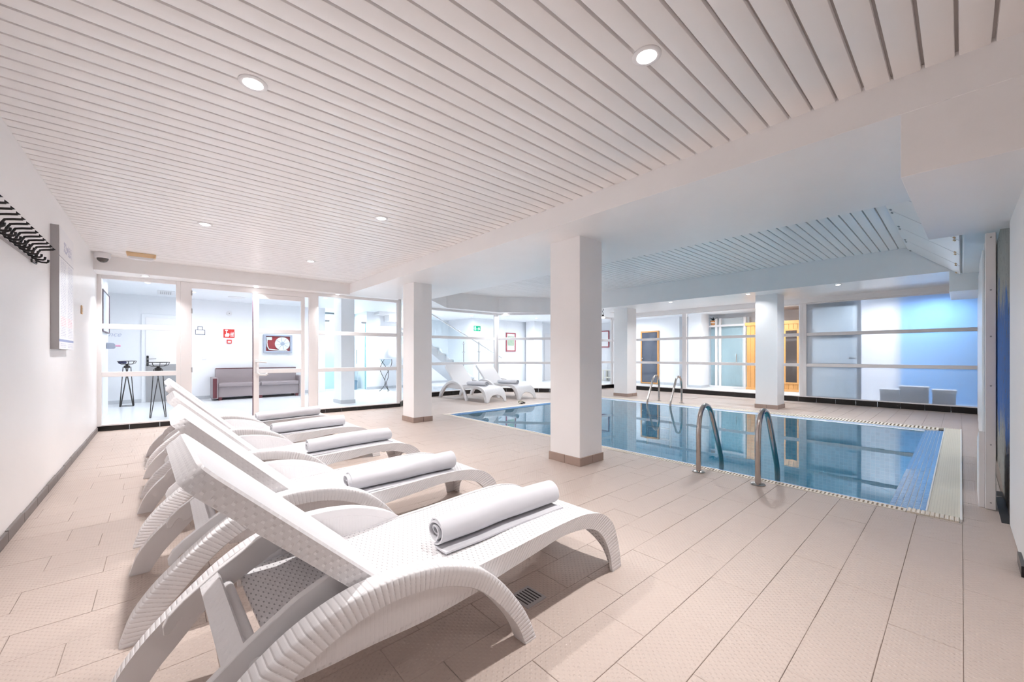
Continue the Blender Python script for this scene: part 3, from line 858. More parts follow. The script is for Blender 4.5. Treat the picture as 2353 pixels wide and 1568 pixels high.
if wo.data.polygons[0].normal.z < 0: wo.data.flip_normals()
# dark motif and drain on the pool floor
MB().box(6.2, 7.2, 3.0, 4.6, -1.349, -1.335).build('floor_motif', M['tessera'], basin)
MB().box(5.6, 6.0, 1.0, 1.35, -1.349, -1.33).build('drain_cover', M['cream'], basin)

# gutters with gratings
def gutter(name, x0, x1, y0, y1, pitch, along, label, mat):
    g = empty(name, label=label, cat='gutter')
    MB().box(x0, x1, y0, y1, -0.07, -0.030).build('channel', M['darkmetal'], g)
    f = MB()
    if along == 'y':
        f.box(x0, x0 + 0.012, y0, y1, -0.03, 0.001).box(x1 - 0.012, x1, y0, y1, -0.03, 0.001)
    f.build('edge_rail', mat, g, bevel=0.001)
    b = MB(); n = int((y1 - y0) / pitch)
    for k in range(n):
        b.box(x0 + 0.010, x1 - 0.010, y0 + k * pitch, y0 + k * pitch + pitch * 0.55, -0.018, 0.0005)
    b.build('grating_bars', mat, g, kind='stuff')
gutter('overflow_gutter', 3.565, 3.643, 0.235, 5.73, 0.0235, 'y', 'white slotted overflow grating along the near pool edge', M['cream'])
gutter('overflow_gutter', 7.762, 8.018, 0.20, 5.73, 0.040, 'y', 'white slotted overflow grating along the far pool edge', M['cream'])
MB().box(3.565, 8.018, 5.735, 5.80, -0.03, 0.001).build('pool_end_curb', M['cream'], bevel=0.003, label='cream tile curb at the left end of the pool', cat='curb')
mt = empty('pool_end_mat', label='cream grid matting strip along the right end of the pool', cat='mat')
MB().box(3.66, 7.97, 0.004, 0.142, -0.02, 0.004).build('matting', M['mat'], mt)
MB().box(3.60, 8.016, -0.006, 0.004, -0.03, 0.010).build('edge_strip', M['white_edge'], mt)
MB().box(3.66, 7.97, 0.142, 0.150, -0.03, 0.008).build('edge_strip', M['white_edge'], mt)
for nm, xa, xb in (('near', 3.570, 3.655), ('far', 7.975, 8.016)):
    c = MB(); n = 11
    for k in range(n):
        ya = 0.006 + k * 0.0205
        c.prism([(ya, -0.02), (ya, 0.001), (ya + 0.004, 0.006), (ya + 0.015, 0.006), (ya + 0.019, 0.001), (ya + 0.0205, -0.02)], 'x', xa, xb)
    c.build('ribbed_end_tile', M['cream'], mt)

# ladders: pairs of bent stainless rails with rungs under water
def ladder(name, xs, sgn, ys, label, grp):
    r = empty(name, (xs, ys[0], 0), 0, label, 'pool ladder', grp)
    ctrl = [(0, 0.0), (0, 0.12), (0, 0.25), (0.002, 0.36), (0.03, 0.48), (0.10, 0.55), (0.18, 0.553), (0.26, 0.51), (0.335, 0.40), (0.41, 0.27), (0.49, 0.13), (0.53, 0.05), (0.545, -0.05), (0.546, -0.25), (0.546, -0.55), (0.546, -0.85)]
    ctrl = [(p[0] * 0.90, p[1]) for p in ctrl]
    c, _ = cr(ctrl, 60)
    for y in ys:
        dy = y - ys[0]
        MB().tube([(sgn * p.x, dy, p.y) for p in c], 0.0205, 14).build('rail', M['steel'], r, smooth=60)
        MB().lathe([(0.052, 0.0), (0.052, 0.005), (0.046, 0.010), (0.030, 0.014), (0.023, 0.016)], (0, dy, 0.0), 28).build('flange', M['steel'], r, smooth=40)
    for z in (-0.25, -0.48, -0.70):
        MB().box(sgn * 0.49 - 0.04, sgn * 0.49 + 0.04, min(0, ys[1] - ys[0]), max(0, ys[1] - ys[0]), z - 0.012, z + 0.012).build('rung', M['steel'], r, bevel=0.004)
ladder('pool_ladder', 3.445, 1, (1.486, 1.036), 'pair of bent stainless steel pool ladder rails at the near edge', 'pool ladders')
ladder('pool_ladder', 8.085, -1, (4.333, 3.834), 'pair of bent stainless steel pool ladder rails at the far edge', 'pool ladders')

# ------------------------------------------------------------------ sun lounger
ARCH_O = [(-0.108, 0), (-0.078, 0.088), (-0.027, 0.162), (0.03, 0.22), (0.10, 0.282), (0.166, 0.333), (0.24, 0.374), (0.333, 0.403), (0.43, 0.414), (0.525, 0.409), (0.624, 0.389), (0.743, 0.338), (0.83, 0.265), (0.907, 0.172), (0.96, 0.090), (1.0, 0.0)]
ARCH_I = [(-0.038, 0), (0.009, 0.075), (0.057, 0.13), (0.122, 0.203), (0.19, 0.262), (0.257, 0.302), (0.341, 0.335), (0.43, 0.352), (0.525, 0.349), (0.624, 0.326), (0.721, 0.281), (0.801, 0.212), (0.874, 0.125), (0.913, 0.065), (0.942, 0.0)]
BED_T = [(0.205, 0.298), (0.37, 0.302), (0.55, 0.303), (0.66, 0.306), (0.77, 0.311), (0.9, 0.314), (1.03, 0.319), (1.15, 0.323), (1.25, 0.324), (1.32, 0.322), (1.38, 0.315), (1.45, 0.298), (1.50, 0.275), (1.54, 0.245), (1.573, 0.205), (1.60, 0.14), (1.62, 0.07), (1.632, 0.0)]
BED_L = [(0.205, 0.245), (0.30, 0.238), (0.416, 0.235), (0.588, 0.226), (0.765, 0.232), (0.862, 0.246), (1.034, 0.262), (1.195, 0.276), (1.33, 0.265), (1.43, 0.232), (1.493, 0.175), (1.538, 0.09), (1.561, 0.0)]
W = 0.65

def build_lounger():
    r = empty('sun_lounger', (0, 0, 0))
    # side arches that are arms and legs in one
    O, LO = cr(ARCH_O, 72); I, _ = cr(ARCH_I, 72)
    sec = [(0.0, 0.056), (0.0, 0.010), (0.03, 0.004), (0.09, 0.0005), (0.30, 0.0), (0.70, 0.0), (0.95, 0.001), (1.0, 0.006), (1.0, 0.056), (0.5, 0.056)]
    per = [0.0, 0.038, 0.049, 0.056, 0.067, 0.094, 0.108, 0.118, 0.160, 0.195, 0.230]
    def arch(flip):
        mb = MB(); ns = len(sec); vs = []; fs = []; us = []
        for i in range(72):
            for (a, y) in sec:
                p = O[i].lerp(I[i], a)
                vs.append((p.x, (W - y) if flip else y, p.y))
        for i in range(71):
            for k in range(ns):
                k2 = (k + 1) % ns
                fs.append((i * ns + k, i * ns + k2, (i + 1) * ns + k2, (i + 1) * ns + k))
                u0, u1 = LO * i / 71, LO * (i + 1) / 71
                if k >= 7: u0 = u1 = 0.00825
                us.append([(u0, per[k]), (u0, per[k + 1]), (u1, per[k + 1]), (u1, per[k])])
        fs.append(tuple(range(ns))); us.append([(0, 0)] * ns)
        fs.append(tuple(range(71 * ns, 72 * ns))[::-1]); us.append([(0, 0)] * ns)
        mb.add(vs, fs, us)
        return mb.build('side_arch', M['w_rib'], r, smooth=50)
    arch(False); arch(True)
    # side panels closing the space between arch and seat
    T, LT = cr(BED_T, 90); Lw, _ = cr(BED_L, 90)
    C = [(O[i].lerp(I[i], 0.45)) for i in range(72)]
    for y0, y1 in ((0.040, 0.058), (W - 0.058, W - 0.040)):
        top = [(p.x, p.y) for p in C if 0.17 < p.x < 0.83 and p.y > 0.262]
        poly = top + [(0.83, 0.262), (0.6, 0.25), (0.35, 0.25), (0.17, 0.262)]
        mb = MB(); n = len(poly)
        vs = [(p[0], y0, p[1]) for p in poly] + [(p[0], y1, p[1]) for p in poly]
        fs = [tuple(range(n)), tuple(range(n, 2 * n))[::-1]] + [(i, (i + 1) % n, n + (i + 1) % n, n + i) for i in range(n)]
        us = [[(p[0], p[1]) for p in poly], [(p[0], p[1]) for p in poly][::-1]] + [[(0, 0)] * 4] * n
        mb.add(vs, fs, us); mb.build('side_panel', M['w_fine'], r)
    # seat: moulded sheet that bends down into the foot panel, with an arched cut-out between the feet
    ny = 45; ya, yb = 0.052, W - 0.052
    cum = [0.0]
    for i in range(1, 90): cum.append(cum[-1] + (T[i] - T[i - 1]).length)
    rows = []; uvs = []
    nr = 80
    def at(s):
        j = 0
        lo, hi = 0, 88
        while lo < hi:
            m = (lo + hi + 1) // 2
            if cum[m] <= s: lo = m
            else: hi = m - 1
        j = lo; w_ = (s - cum[j]) / max(1e-9, cum[j + 1] - cum[j])
        return T[j].lerp(T[j + 1], min(1.0, w_))
    def send(y):
        d = abs(y - W / 2)
        zt = 0.155 * math.sqrt(max(0.0, 1 - (d / 0.205) ** 2)) if d < 0.205 else 0.0
        s = cum[-1]
        for i in range(89, 0, -1):
            if T[i - 1].y >= zt and T[i].x > 1.3:
                w_ = (zt - T[i].y) / max(1e-9, T[i - 1].y - T[i].y)
                return cum[i] + (cum[i - 1] - cum[i]) * min(1, max(0, w_))
        return s
    for i in range(nr):
        row = []; ur = []
        for j in range(ny):
            y = ya + (yb - ya) * j / (ny - 1)
            se = send(y); s0 = 1.16
            f = i / (nr - 1)
            s = f * s0 / 0.72 if f < 0.72 else s0 + (se - s0) * (f - 0.72) / 0.28
            p = at(min(s, cum[-1]))
            dish = 0.010 * (1 - ((y - W / 2) / (W / 2 - 0.05)) ** 2) * (1.0 if p.x < 1.2 else max(0, 1 - (p.x - 1.2) / 0.25))
            row.append((p.x, y, p.y - dish)); ur.append((s, y))
        rows.append(row); uvs.append(ur)
    seat = MB().grid(rows, uvs).build('seat', M['w_seat'], r, smooth=60)
    so = seat.modifiers.new('thickness', 'SOLIDIFY'); so.thickness = 0.010; so.offset = -1.0
    # aprons down both long sides
    for y0, y1 in ((0.050, 0.064), (W - 0.064, W - 0.050)):
        mb = MB(); vs = []; fs = []; us = []
        for i in range(90):
            a, b = T[i], Lw[i]
            vs += [(a.x, y0, a.y + 0.003), (b.x, y0, b.y), (b.x, y1, b.y), (a.x, y1, a.y + 0.003)]
        for i in range(89):
            for k in range(4):
                k2 = (k + 1) % 4
                fs.append((i * 4 + k, i * 4 + k2, (i + 1) * 4 + k2, (i + 1) * 4 + k))
                vv = (0.045, 0.107, 0.115, 0.17, 0.18)
                us.append([(cum[i], vv[k]), (cum[i], vv[k + 1]), (cum[i + 1], vv[k + 1]), (cum[i + 1], vv[k])])
        fs.append((0, 1, 2, 3)); us.append([(0, 0)] * 4); fs.append((356, 359, 358, 357)); us.append([(0, 0)] * 4)
        mb.add(vs, fs, us); mb.build('apron', M['w_rib'], r, smooth=45)
    # stiffening block under the foot bend
    MB().box(1.33, 1.36, 0.24, 0.41, 0.22, 0.315).build('stiffener', M['plastic'], r, bevel=0.003)
    # backrest
    piv = Vector((0.535, 0.308)); d = Vector((-0.470, 0.464)).normalized(); nn = Vector((-d.y, d.x)) * -1.0   # nn: face normal
    if nn.y < 0: nn = -nn
    Lb = 0.662; th = 0.052; y0, y1 = 0.064, W - 0.064; rc = 0.05
    out = [(0.0, y0), (Lb - rc, y0)]
    for k in range(1, 9):
        a = -PI / 2 + (PI / 2) * k / 8; out.append((Lb - rc + rc * math.cos(a), y0 + rc + rc * math.sin(a)))
    for k in range(0, 9):
        a = (PI / 2) * k / 8; out.append((Lb - rc + rc * math.cos(a), y1 - rc + rc * math.sin(a)))
    out.append((0.0, y1))
    def inset(q):
        cx_, cy_ = Lb / 2, W / 2
        return (min(max(q[0], 0.007), Lb - 0.007) if q[0] > Lb - rc or q[0] == 0 else q[0], q[1] + (0.007 if q[1] < cy_ else -0.007))
    def P3(q, h): 
        p = piv + d * q[0] + nn * h
        return (p.x, q[1], p.y)
    inn = [inset(q) for q in out]; n = len(out)
    vs = [P3(q, 0.0) for q in inn] + [P3(q, -0.006) for q in out] + [P3(q, -th) for q in out]
    fs = [tuple(range(n))]; us = [[(q[0], q[1]) for q in inn]]
    per2 = [0.0]
    for k in range(n): per2.append(per2[-1] + (Vector(out[(k + 1) % n]) - Vector(out[k])).length)
    for k in range(n):
        k2 = (k + 1) % n
        fs.append((k, k2, n + k2, n + k)); us.append([(per2[k], 0), (per2[k + 1], 0), (per2[k + 1], 0.006), (per2[k], 0.006)])
        fs.append((n + k, n + k2, 2 * n + k2, 2 * n + k)); us.append([(per2[k], 0.006), (per2[k + 1], 0.006), (per2[k + 1], th), (per2[k], th)])
    fs.append(tuple(range(2 * n, 3 * n))[::-1]); us.append([(q[0], q[1]) for q in out][::-1])
    MB().add(vs, fs, us).build('backrest', M['w_back'], r, smooth=35)
    # support: two hooked arms, a flat cross bar and the fixed rod
    arm = [(0.345, 0.440), (0.252, 0.405), (0.15, 0.345), (0.067, 0.285), (0.033, 0.253), (0.020, 0.225), (0.022, 0.202), (0.034, 0.199), (0.044, 0.210), (0.052, 0.226), (0.063, 0.236), (0.074, 0.232), (0.078, 0.220), (0.094, 0.222), (0.130, 0.250), (0.150, 0.276), (0.166, 0.282), (0.178, 0.275), (0.196, 0.290), (0.30, 0.345), (0.385, 0.385)]
    for yy in (0.098, W - 0.118):
        MB().prism(arm, 'y', yy, yy + 0.020).build('support_arm', M['plastic'], r, bevel=0.002)
    MB().tube([(0.168, 0.05, 0.291), (0.168, W - 0.05, 0.291)], 0.0165, 14).build('support_rod', M['plastic'], r, smooth=50)
    Mx = Matrix.Translation((0.128, 0, 0.318)) @ Matrix.Rotation(-0.62, 4, 'Y')
    mb = MB(); 
    b = [(-0.026, 0.116, -0.006), (0.026, 0.116, -0.006), (0.026, W - 0.116, -0.006), (-0.026, W - 0.116, -0.006), (-0.026, 0.116, 0.006), (0.026, 0.116, 0.006), (0.026, W - 0.116, 0.006), (-0.026, W - 0.116, 0.006)]
    mb.add([Mx @ Vector(p) for p in b], [(0, 1, 2, 3), (4, 5, 6, 7), (0, 1, 5, 4), (1, 2, 6, 5), (2, 3, 7, 6), (3, 0, 4, 7)],
           [[(0, 0), (0.05, 0), (0.05, 0.42), (0, 0.42)], [(0, 0), (0, 0.05), (0.42, 0.05), (0.42, 0)]] + [[(0, 0)] * 4] * 4)
    mb.build('cross_bar', M['w_back'], r)
    return r

# rolled towel, axis along x, origin under its middle
def build_towel(seed, L=0.60):
    rnd = random.Random(seed)
    Rr = 0.050; turns = 2.7; tk = 0.0065
    n = 74
    prof = []
    for k in range(n):
        a = 2 * PI * turns * k / (n - 1)
        rad = 0.008 + (Rr - 0.008) * k / (n - 1)
        prof.append((rad * math.cos(a + 0.6) * 1.10, rad * math.sin(a + 0.6) * 0.93))
    # tail lies on the seat towards the near side
    ex, ez = prof[-1]
    ends = 0.6 + 2 * PI * turns
    # close the outer turn to the underside then run the flap out
    extra = 14
    a = ends
    while (a % (2 * PI)) > 1.5 * PI + 0.02 or (a % (2 * PI)) < 1.5 * PI - 0.16:
        a += 0.16; prof.append((Rr * math.cos(a) * 1.10, Rr * math.sin(a) * 0.93))
    bx, bz = prof[-1]
    for k in range(1, extra):
        prof.append((bx - 0.075 * k / (extra - 1), -Rr * 0.93 - 0.002))
    nx = 28
    mb = MB(); rows_o = []; rows_i = []
    def off(k):
        p = Vector(prof[k]); q0 = Vector(prof[max(0, k - 1)]); q1 = Vector(prof[min(len(prof) - 1, k + 1)])
        t = (q1 - q0).normalized(); return Vector((-t.y, t.x)) * tk
    ph = rnd.uniform(0, 6)
    for side in (0, 1):
        rows = []
        for i in range(nx):
            x = -L / 2 + L * i / (nx - 1)
            wob = 0.004 * math.sin(x * 9 + ph) + 0.002 * math.sin(x * 23 + ph * 2)
            row = []
            for k in range(len(prof)):
                p = Vector(prof[k]) + (off(k) if side else Vector((0, 0)))
                lift = 0.006 * max(0.0, p.y / Rr) * math.sin(x * 7 + ph)
                ed = 0.010 * (k / len(prof)) * rnd.uniform(-0.12, 0.12)
                yy = p.x + wob; zz = p.y + lift
                xx = x + (0.008 * math.sin(k * 0.09 + ph) if i in (0, nx - 1) else 0)
                row.append((xx, yy, zz + Rr * 0.93 + 0.004))
            rows.append(row)
        mb.grid(rows, flip=bool(side))
    # rims
    m = len(prof); tot = nx * m
    for i in (0, nx - 1):
        for k in range(m - 1):
            mb.f.append([i * m + k, i * m + k + 1, tot + i * m + k + 1, tot + i * m + k])
    for k in (0, m - 1):
        for i in range(nx - 1):
            mb.f.append([i * m + k, (i + 1) * m + k, tot + (i + 1) * m + k, tot + i * m + k])
    return mb.mesh('rolled_towel', smooth=60)
_tow = [build_towel(s) for s in (1, 2, 3)]
for t_ in _tow: t_.materials.append(M['towel'])

proto = build_lounger()
row = [('white woven plastic sun lounger nearest the camera, front of the row', 'rolled pale grey towel on the front sun lounger'),
       ('second white woven sun lounger from the camera in the row', 'rolled pale grey towel on the second sun lounger from the camera'),
       ('third white woven sun lounger from the camera, middle of the row', 'rolled pale grey towel on the third sun lounger, middle of the row'),
       ('fourth white woven sun lounger from the camera in the row', 'rolled pale grey towel on the fourth sun lounger from the camera'),
       ('fifth white woven sun lounger, farthest of the row by the glass partition', 'rolled pale grey towel on the farthest sun lounger of the row')]
Ys = [0.965, 1.885, 2.825, 3.770, 4.700]
tw = [(1.045, 0.270, -0.045), (1.0, 0.125, -0.03), (1.065, 0.185, 0.03), (1.02, 0.16, 0.0), (1.04, 0.10, 0.02)]
for i, (la, tl) in enumerate(row):
    o = proto if i == 0 else copy_tree(proto)
    o.location = (0.0 if i else 0.0, Ys[i], 0); o.rotation_euler = (0, 0, (0.03, 0.0, 0.004, -0.003, 0.004)[i])
    tag(o, la, 'sun lounger', 'white sun loungers in a row')
    t_ = link('rolled_towel', _tow[i % 3], None, None, tl, 'towel', 'rolled towels on the sun loungers')
    x, y, a = tw[i]
    t_.location = (x, Ys[i] + y + 0.02, 0.3185); t_.rotation_euler = (0, -0.012, a + o.rotation_euler.z)
for i, (x, la, tl) in enumerate([(5.60, 'white sun lounger by the glazed bay, left of the two across the pool', 'rolled towel on the left sun lounger by the glazed bay'),
                                 (6.50, 'white sun lounger by the glazed bay, right of the two across the pool', 'rolled towel on the right sun lounger by the glazed bay')]):
    o = copy_tree(proto)
    o.location = (x - 0.65, 8.12, 0); o.rotation_euler = (0, 0, -PI / 2 + 0.03)
    # local +x now points along world -Y, local +y along world +X
    tag(o, la, 'sun lounger', 'two sun loungers by the glazed bay')
    t_ = link('rolled_towel', _tow[i], None, None, tl, 'towel', 'rolled towels by the glazed bay')
    t_.location = (x - 0.65 + 0.31, 8.12 - 1.02, 0.3185); t_.rotation_euler = (0, -0.012, -PI / 2 + 0.10)

# ------------------------------------------------------------------ things on the left wall
cr_ = empty('coat_rack', (-0.62, 4.0, 1.60), 0, 'black metal coat hook rack on the left wall', 'coat rack')
MB().box(0.0, 0.010, -1.35, 0.0, 0.0, 0.012).build('rail', M['grey'], cr_)
hk = MB().tube([(0.006, 0, 0.030), (0.014, 0, 0.062), (0.026, 0, 0.084), (0.050, 0, 0.090), (0.084, 0, 0.096)], 0.0060, 8)
hk.prism([(0.080, 0.092), (0.094, 0.097), (0.080, 0.110)], 'y', -0.005, 0.005)
hk.tube([(0.008, 0, 0.050), (0.002, 0, 0.030), (0.010, 0, 0.012), (0.030, 0, 0.006), (0.052, 0, 0.006), (0.060, 0, 0.012), (0.061, 0, 0.026)], 0.0058, 8)
me = hk.mesh('hook', smooth=50); me.materials.append(M['black'])
for k in range(14):
    o = link('hook', me, None, cr_); o.location = (0.006, -0.02 - k * 0.0985, 0.0)
MB().tube([(0.012, -0.13, 0.004), (0.012, -0.12, -0.012), (0.016, -0.03, -0.010), (0.014, -0.01, 0.004)], 0.005, 8).build('bracket', M['black'], cr_, smooth=50)

nb = empty('notice_board', (-0.62, 4.52, 0), 0, 'tall white printed notice board with grey edges on the left wall', 'notice board')
MB().box(0.0, 0.044, 0.0, 0.66, 1.045, 1.985).build('box_frame', M['grey'], nb, bevel=0.001)
MB().add([(0.0452, 0.0, 1.045), (0.0452, 0.66, 1.045), (0.0452, 0.66, 1.985), (0.0452, 0.0, 1.985), (0.0442, 0.0, 1.045), (0.0442, 0.66, 1.045), (0.0442, 0.66, 1.985), (0.0442, 0.0, 1.985)],
         [(0, 1, 2, 3), (4, 7, 6, 5), (0, 4, 5, 1), (3, 2, 6, 7)], [[(0, 0), (1, 0), (1, 1), (0, 1)], [(0, 0)] * 4, [(0, 0)] * 4, [(0, 0)] * 4]).build('printed_face', M['notice'], nb)
sw = empty('wall_switch', (-0.62, 6.07, 1.47), 0, 'small yellowed switch on the left wall beside the glass', 'switch')
MB().box(0, 0.010, -0.035, 0.035, -0.045, 0.045).build('plate', M['tan'], sw, bevel=0.003)
MB().box(0.008, 0.016, -0.012, 0.012, -0.02, 0.02).build('rocker', M['white_print'], sw, bevel=0.002)

dc = empty('dome_camera', (-0.525, 6.88, ZC), 0, 'small dome security camera in the ceiling corner', 'security camera')
MB().lathe([(0.075, 0.0), (0.075, -0.045), (0.068, -0.062), (0.055, -0.066)], n=28).build('housing', M['plastic'], dc, smooth=40)
MB().lathe([(0.053, -0.066), (0.049, -0.085), (0.036, -0.104), (0.016, -0.115), (0.003, -0.117)], n=28).build('dome', M['glass_brown'], dc, smooth=60)
el = empty('emergency_light', (-0.175, 6.62, ZC), 0, 'yellowed emergency light fitting on the ceiling near the bulkhead', 'emergency light')
MB().prism([(-0.135, 0), (0.135, 0), (0.128, -0.040), (0.118, -0.048), (-0.118, -0.048), (-0.128, -0.040)], 'y', -0.045, 0.045).build('housing', M['tan'], el, bevel=0.004)
MB().prism([(-0.120, -0.047), (0.120, -0.047), (0.105, -0.070), (0.08, -0.078), (-0.08, -0.078), (-0.105, -0.070)], 'y', -0.040, 0.040).build('diffuser', M['plastic'], el, bevel=0.004)

# floor drain under the front lounger
fd = empty('floor_drain', (1.135, 1.185, 0), 0.03, 'square slotted metal floor drain under the front sun lounger', 'floor drain')
MB().box(-0.055, 0.055, -0.055, 0.055, -0.003, 0.0035).build('plate', M['grey'], fd, bevel=0.001)
for k in range(6):
    MB().box(-0.042 + k * 0.0155, -0.036 + k * 0.0155, -0.040, 0.040, 0.0030, 0.0042).build('slot', M['black'], fd)
# hanging bare bulb and goggles
hl = empty('hanging_lamp', (8.03, 5.75, 2.125), 0, 'bare lamp hanging on a wire beside the big column', 'lamp')
MB().tube([(0, 0, 0), (0.03, 0.0, -0.03), (-0.01, 0.01, -0.07), (0.015, 0, -0.11), (0.0, 0, -0.15)], 0.006, 8).build('cord', M['black'], hl, smooth=50)
MB().lathe([(0.018, -0.15), (0.022, -0.17), (0.022, -0.20)], n=14).build('socket', M['darkmetal'], hl, smooth=40)
MB().lathe([(0.022, -0.20), (0.045, -0.215), (0.048, -0.232), (0.02, -0.24)], n=16).build('bulb', M['lens_warm'], hl, smooth=60)
gg = empty('swimming_goggles', (5.57, 5.96, 0.0), 0.2, 'small dark swimming goggles lying on the pool edge', 'goggles')
for s in (-1, 1):
    MB().lathe([(0.030, 0.0), (0.033, 0.012), (0.026, 0.024), (0.008, 0.028)], (s * 0.036, 0, 0.0), 14).build('lens_cup', M['glass_brown'], gg, smooth=50)
MB().tube([(-0.07, 0, 0.015), (-0.095, 0.03, 0.02), (-0.05, 0.075, 0.04), (0.03, 0.08, 0.045), (0.09, 0.04, 0.02), (0.07, 0, 0.015)], 0.007, 8).build('strap', flat('olive_strap', (0.10, 0.13, 0.04), 0.6), gg, smooth=60)
# hatch in the far deck
MB().box(9.0, 9.65, 4.05, 4.6, 0.0005, 0.0045).build('floor_hatch', M['tile'], bevel=0.001, label='flush tiled access hatch in the far pool deck', cat='hatch')

# ------------------------------------------------------------------ lobby beyond the left glass
YB = 11.35
MB().prism([(-1.6, 9.46), (-1.6, 9.3), (-0.85, 9.3), (-0.85, 7.5), (-0.66, 7.5), (-0.66, 9.46)], 'z', -0.02, 2.3).build('wall_lobby_left', M['lobby_wall'], label='white left wall of the lobby', cat='wall', kind='structure')
MB().box(-1.6, -1.5, 9.46, 11.5, -0.02, 2.3).build('wall_lobby_side', M['lobby_wall'], label='white side wall in the lobby recess at the far left', cat='wall', kind='structure')
MB().box(-1.6, 3.06, YB, 11.5, -0.02, 2.3).build('wall_lobby_back', M['lobby_wall'], label='white back wall of the lobby behind the sofa', cat='wall', kind='structure')
MB().box(3.06, 14.2, 12.45, 12.6, -0.02, 2.3).build('wall_hall_back', M['lobby_wall'], label='white far wall of the hall behind the stair', cat='wall', kind='structure')
MB().box(4.45, 5.6, YB, 12.45, -0.02, 2.3).build('wall_hall_middle', M['lobby_wall'], label='white wall block right of the glass doors', cat='wall', kind='structure')
bbl = empty('baseboard_lobby', label='pale grey skirting along the lobby walls', cat='baseboard', kind='structure')
run_tiles(bbl, (-1.5, YB), (3.06, YB), 0.075, 10, M['skirt_pale'])
run_tiles(bbl, (4.45, YB), (5.6, YB), 0.075, 3, M['skirt_pale'])
run_tiles(bbl, (5.6, 12.45), (9.4, 12.45), 0.075, 8, M['skirt_pale'])
pc = MB().box(2.755, 3.02, 8.36, 8.80, 0, 2.26).build('column', M['lobby_wall'], label='square white pillar inside the lobby by the right partition window', cat='column', kind='structure')
MB().box(2.740, 3.035, 8.345, 8.815, 0.002, 0.075).build('skirting', M['skirt_pale'], pc)

d4 = empty('door_4', (0.0, YB, 0), 0, 'white lobby door with grey metal kick plate and black lever', 'door', kind='structure')
MB().box(-0.30, 0.36, -0.035, 0.0, 0.0, 1.86).build('casing', M['lobby_wall'], d4, bevel=0.004)
MB().box(-0.235, 0.30, -0.050, -0.030, 0.0, 1.79).build('leaf', M['frame'], d4, bevel=0.003)
MB().box(-0.235, 0.30, -0.056, -0.049, 0.01, 0.80).build('kick_plate', M['doorpanel'], d4)
hp = MB().box(-0.222, -0.186, -0.072, -0.050, 0.765, 0.985).build('handle_plate', M['black'], d4, bevel=0.006)
MB().tube([(-0.205, -0.07, 0.915), (-0.205, -0.11, 0.915), (-0.19, -0.115, 0.915), (-0.07, -0.115, 0.92)], 0.008, 8).build('lever', M['grey'], hp, smooth=50)

fs_ = empty('fire_alarm_sign', (1.198, YB, 1.50), 0, 'red fire alarm sign with white hand and flames on the lobby wall', 'sign')
MB().box(-0.105, 0.105, -0.010, 0, -0.10, 0.10).build('plate', M['red'], fs_, bevel=0.002)
hand = MB().prism([(-0.075, -0.075), (-0.005, -0.075), (0.010, -0.04), (0.008, 0.0), (-0.02, 0.012), (-0.038, 0.005), (-0.04, 0.055), (-0.056, 0.055), (-0.058, -0.01), (-0.08, -0.03)], 'y', -0.013, -0.010)
hand.box(-0.075, -0.022, -0.013, -0.010, 0.06, 0.085)
hand.build('hand_symbol', M['white_print'], fs_)
fm = MB()
for dx in (0.03, 0.052, 0.074):
    fm.prism([(dx, -0.075), (dx + 0.014, -0.07), (dx + 0.010, -0.03), (dx + 0.018, 0.0), (dx + 0.012, 0.045), (dx + 0.004, 0.01), (dx - 0.006, -0.02), (dx + 0.002, -0.05)], 'y', -0.013, -0.010)
fm.build('flame_symbol', M['white_print'], fs_)
cp = empty('fire_call_point', (1.202, YB, 1.31), 0, 'small red manual call point below the fire sign', 'call point')
MB().box(-0.046, 0.046, -0.035, 0, -0.043, 0.043).build('box', M['red'], cp, bevel=0.004)
MB().box(-0.030, 0.030, -0.038, -0.034, -0.024, 0.018).build('label_plate', M['white_print'], cp)
det = empty('wall_siren', (1.202, YB, 1.968), 0, 'small round grey siren high on the lobby wall', 'siren')
MB().lathe([(0.055, 0), (0.055, 0.02), (0.040, 0.028), (0.012, 0.030), (0.004, 0.034)], n=24, M=Matrix.Rotation(PI / 2, 4, 'X')).build('housing', M['plastic'], det, smooth=40)
MB().lathe([(0.008, 0.030), (0.008, 0.036)], n=12, M=Matrix.Rotation(PI / 2, 4, 'X')).build('centre_stud', M['black'], det)

hc = empty('fire_hose_cabinet', (2.20, YB, 1.28), 0, 'wall cabinet with coiled white fire hose on red backing', 'hose cabinet')
f4 = MB()
for a in ((-0.311, 0.311, 0.185, 0.223), (-0.311, 0.311, -0.223, -0.185), (-0.311, -0.265, -0.185, 0.185), (0.265, 0.311, -0.185, 0.185)):
    f4.box(a[0], a[1], -0.075, 0, a[2], a[3])
f4.build('frame', M['bluegrey'], hc, bevel=0.003)
MB().box(-0.266, 0.266, -0.010, 0.0, -0.186, 0.186).build('back_plate', M['darkred'], hc)
rl = MB().lathe([(0.165, 0.012), (0.165, 0.05), (0.05, 0.055), (0.01, 0.055)], (0.095, 0, 0), 32, Matrix.Rotation(PI / 2, 4, 'X')).build('hose_reel', M['white_print'], hc, smooth=40)
sp = MB()
for k in range(4):
    a = k * PI / 4 + 0.2
    sp.tube([(0.095 - 0.16 * math.cos(a), -0.058, -0.16 * math.sin(a)), (0.095 + 0.16 * math.cos(a), -0.058, 0.16 * math.sin(a))], 0.004, 6)
sp.build('spokes', M['bluegrey'], rl)
MB().lathe([(0.045, 0.055), (0.045, 0.066), (0.01, 0.068)], (0.095, 0, 0), 20, Matrix.Rotation(PI / 2, 4, 'X')).build('hub', M['bluegrey'], rl, smooth=40)
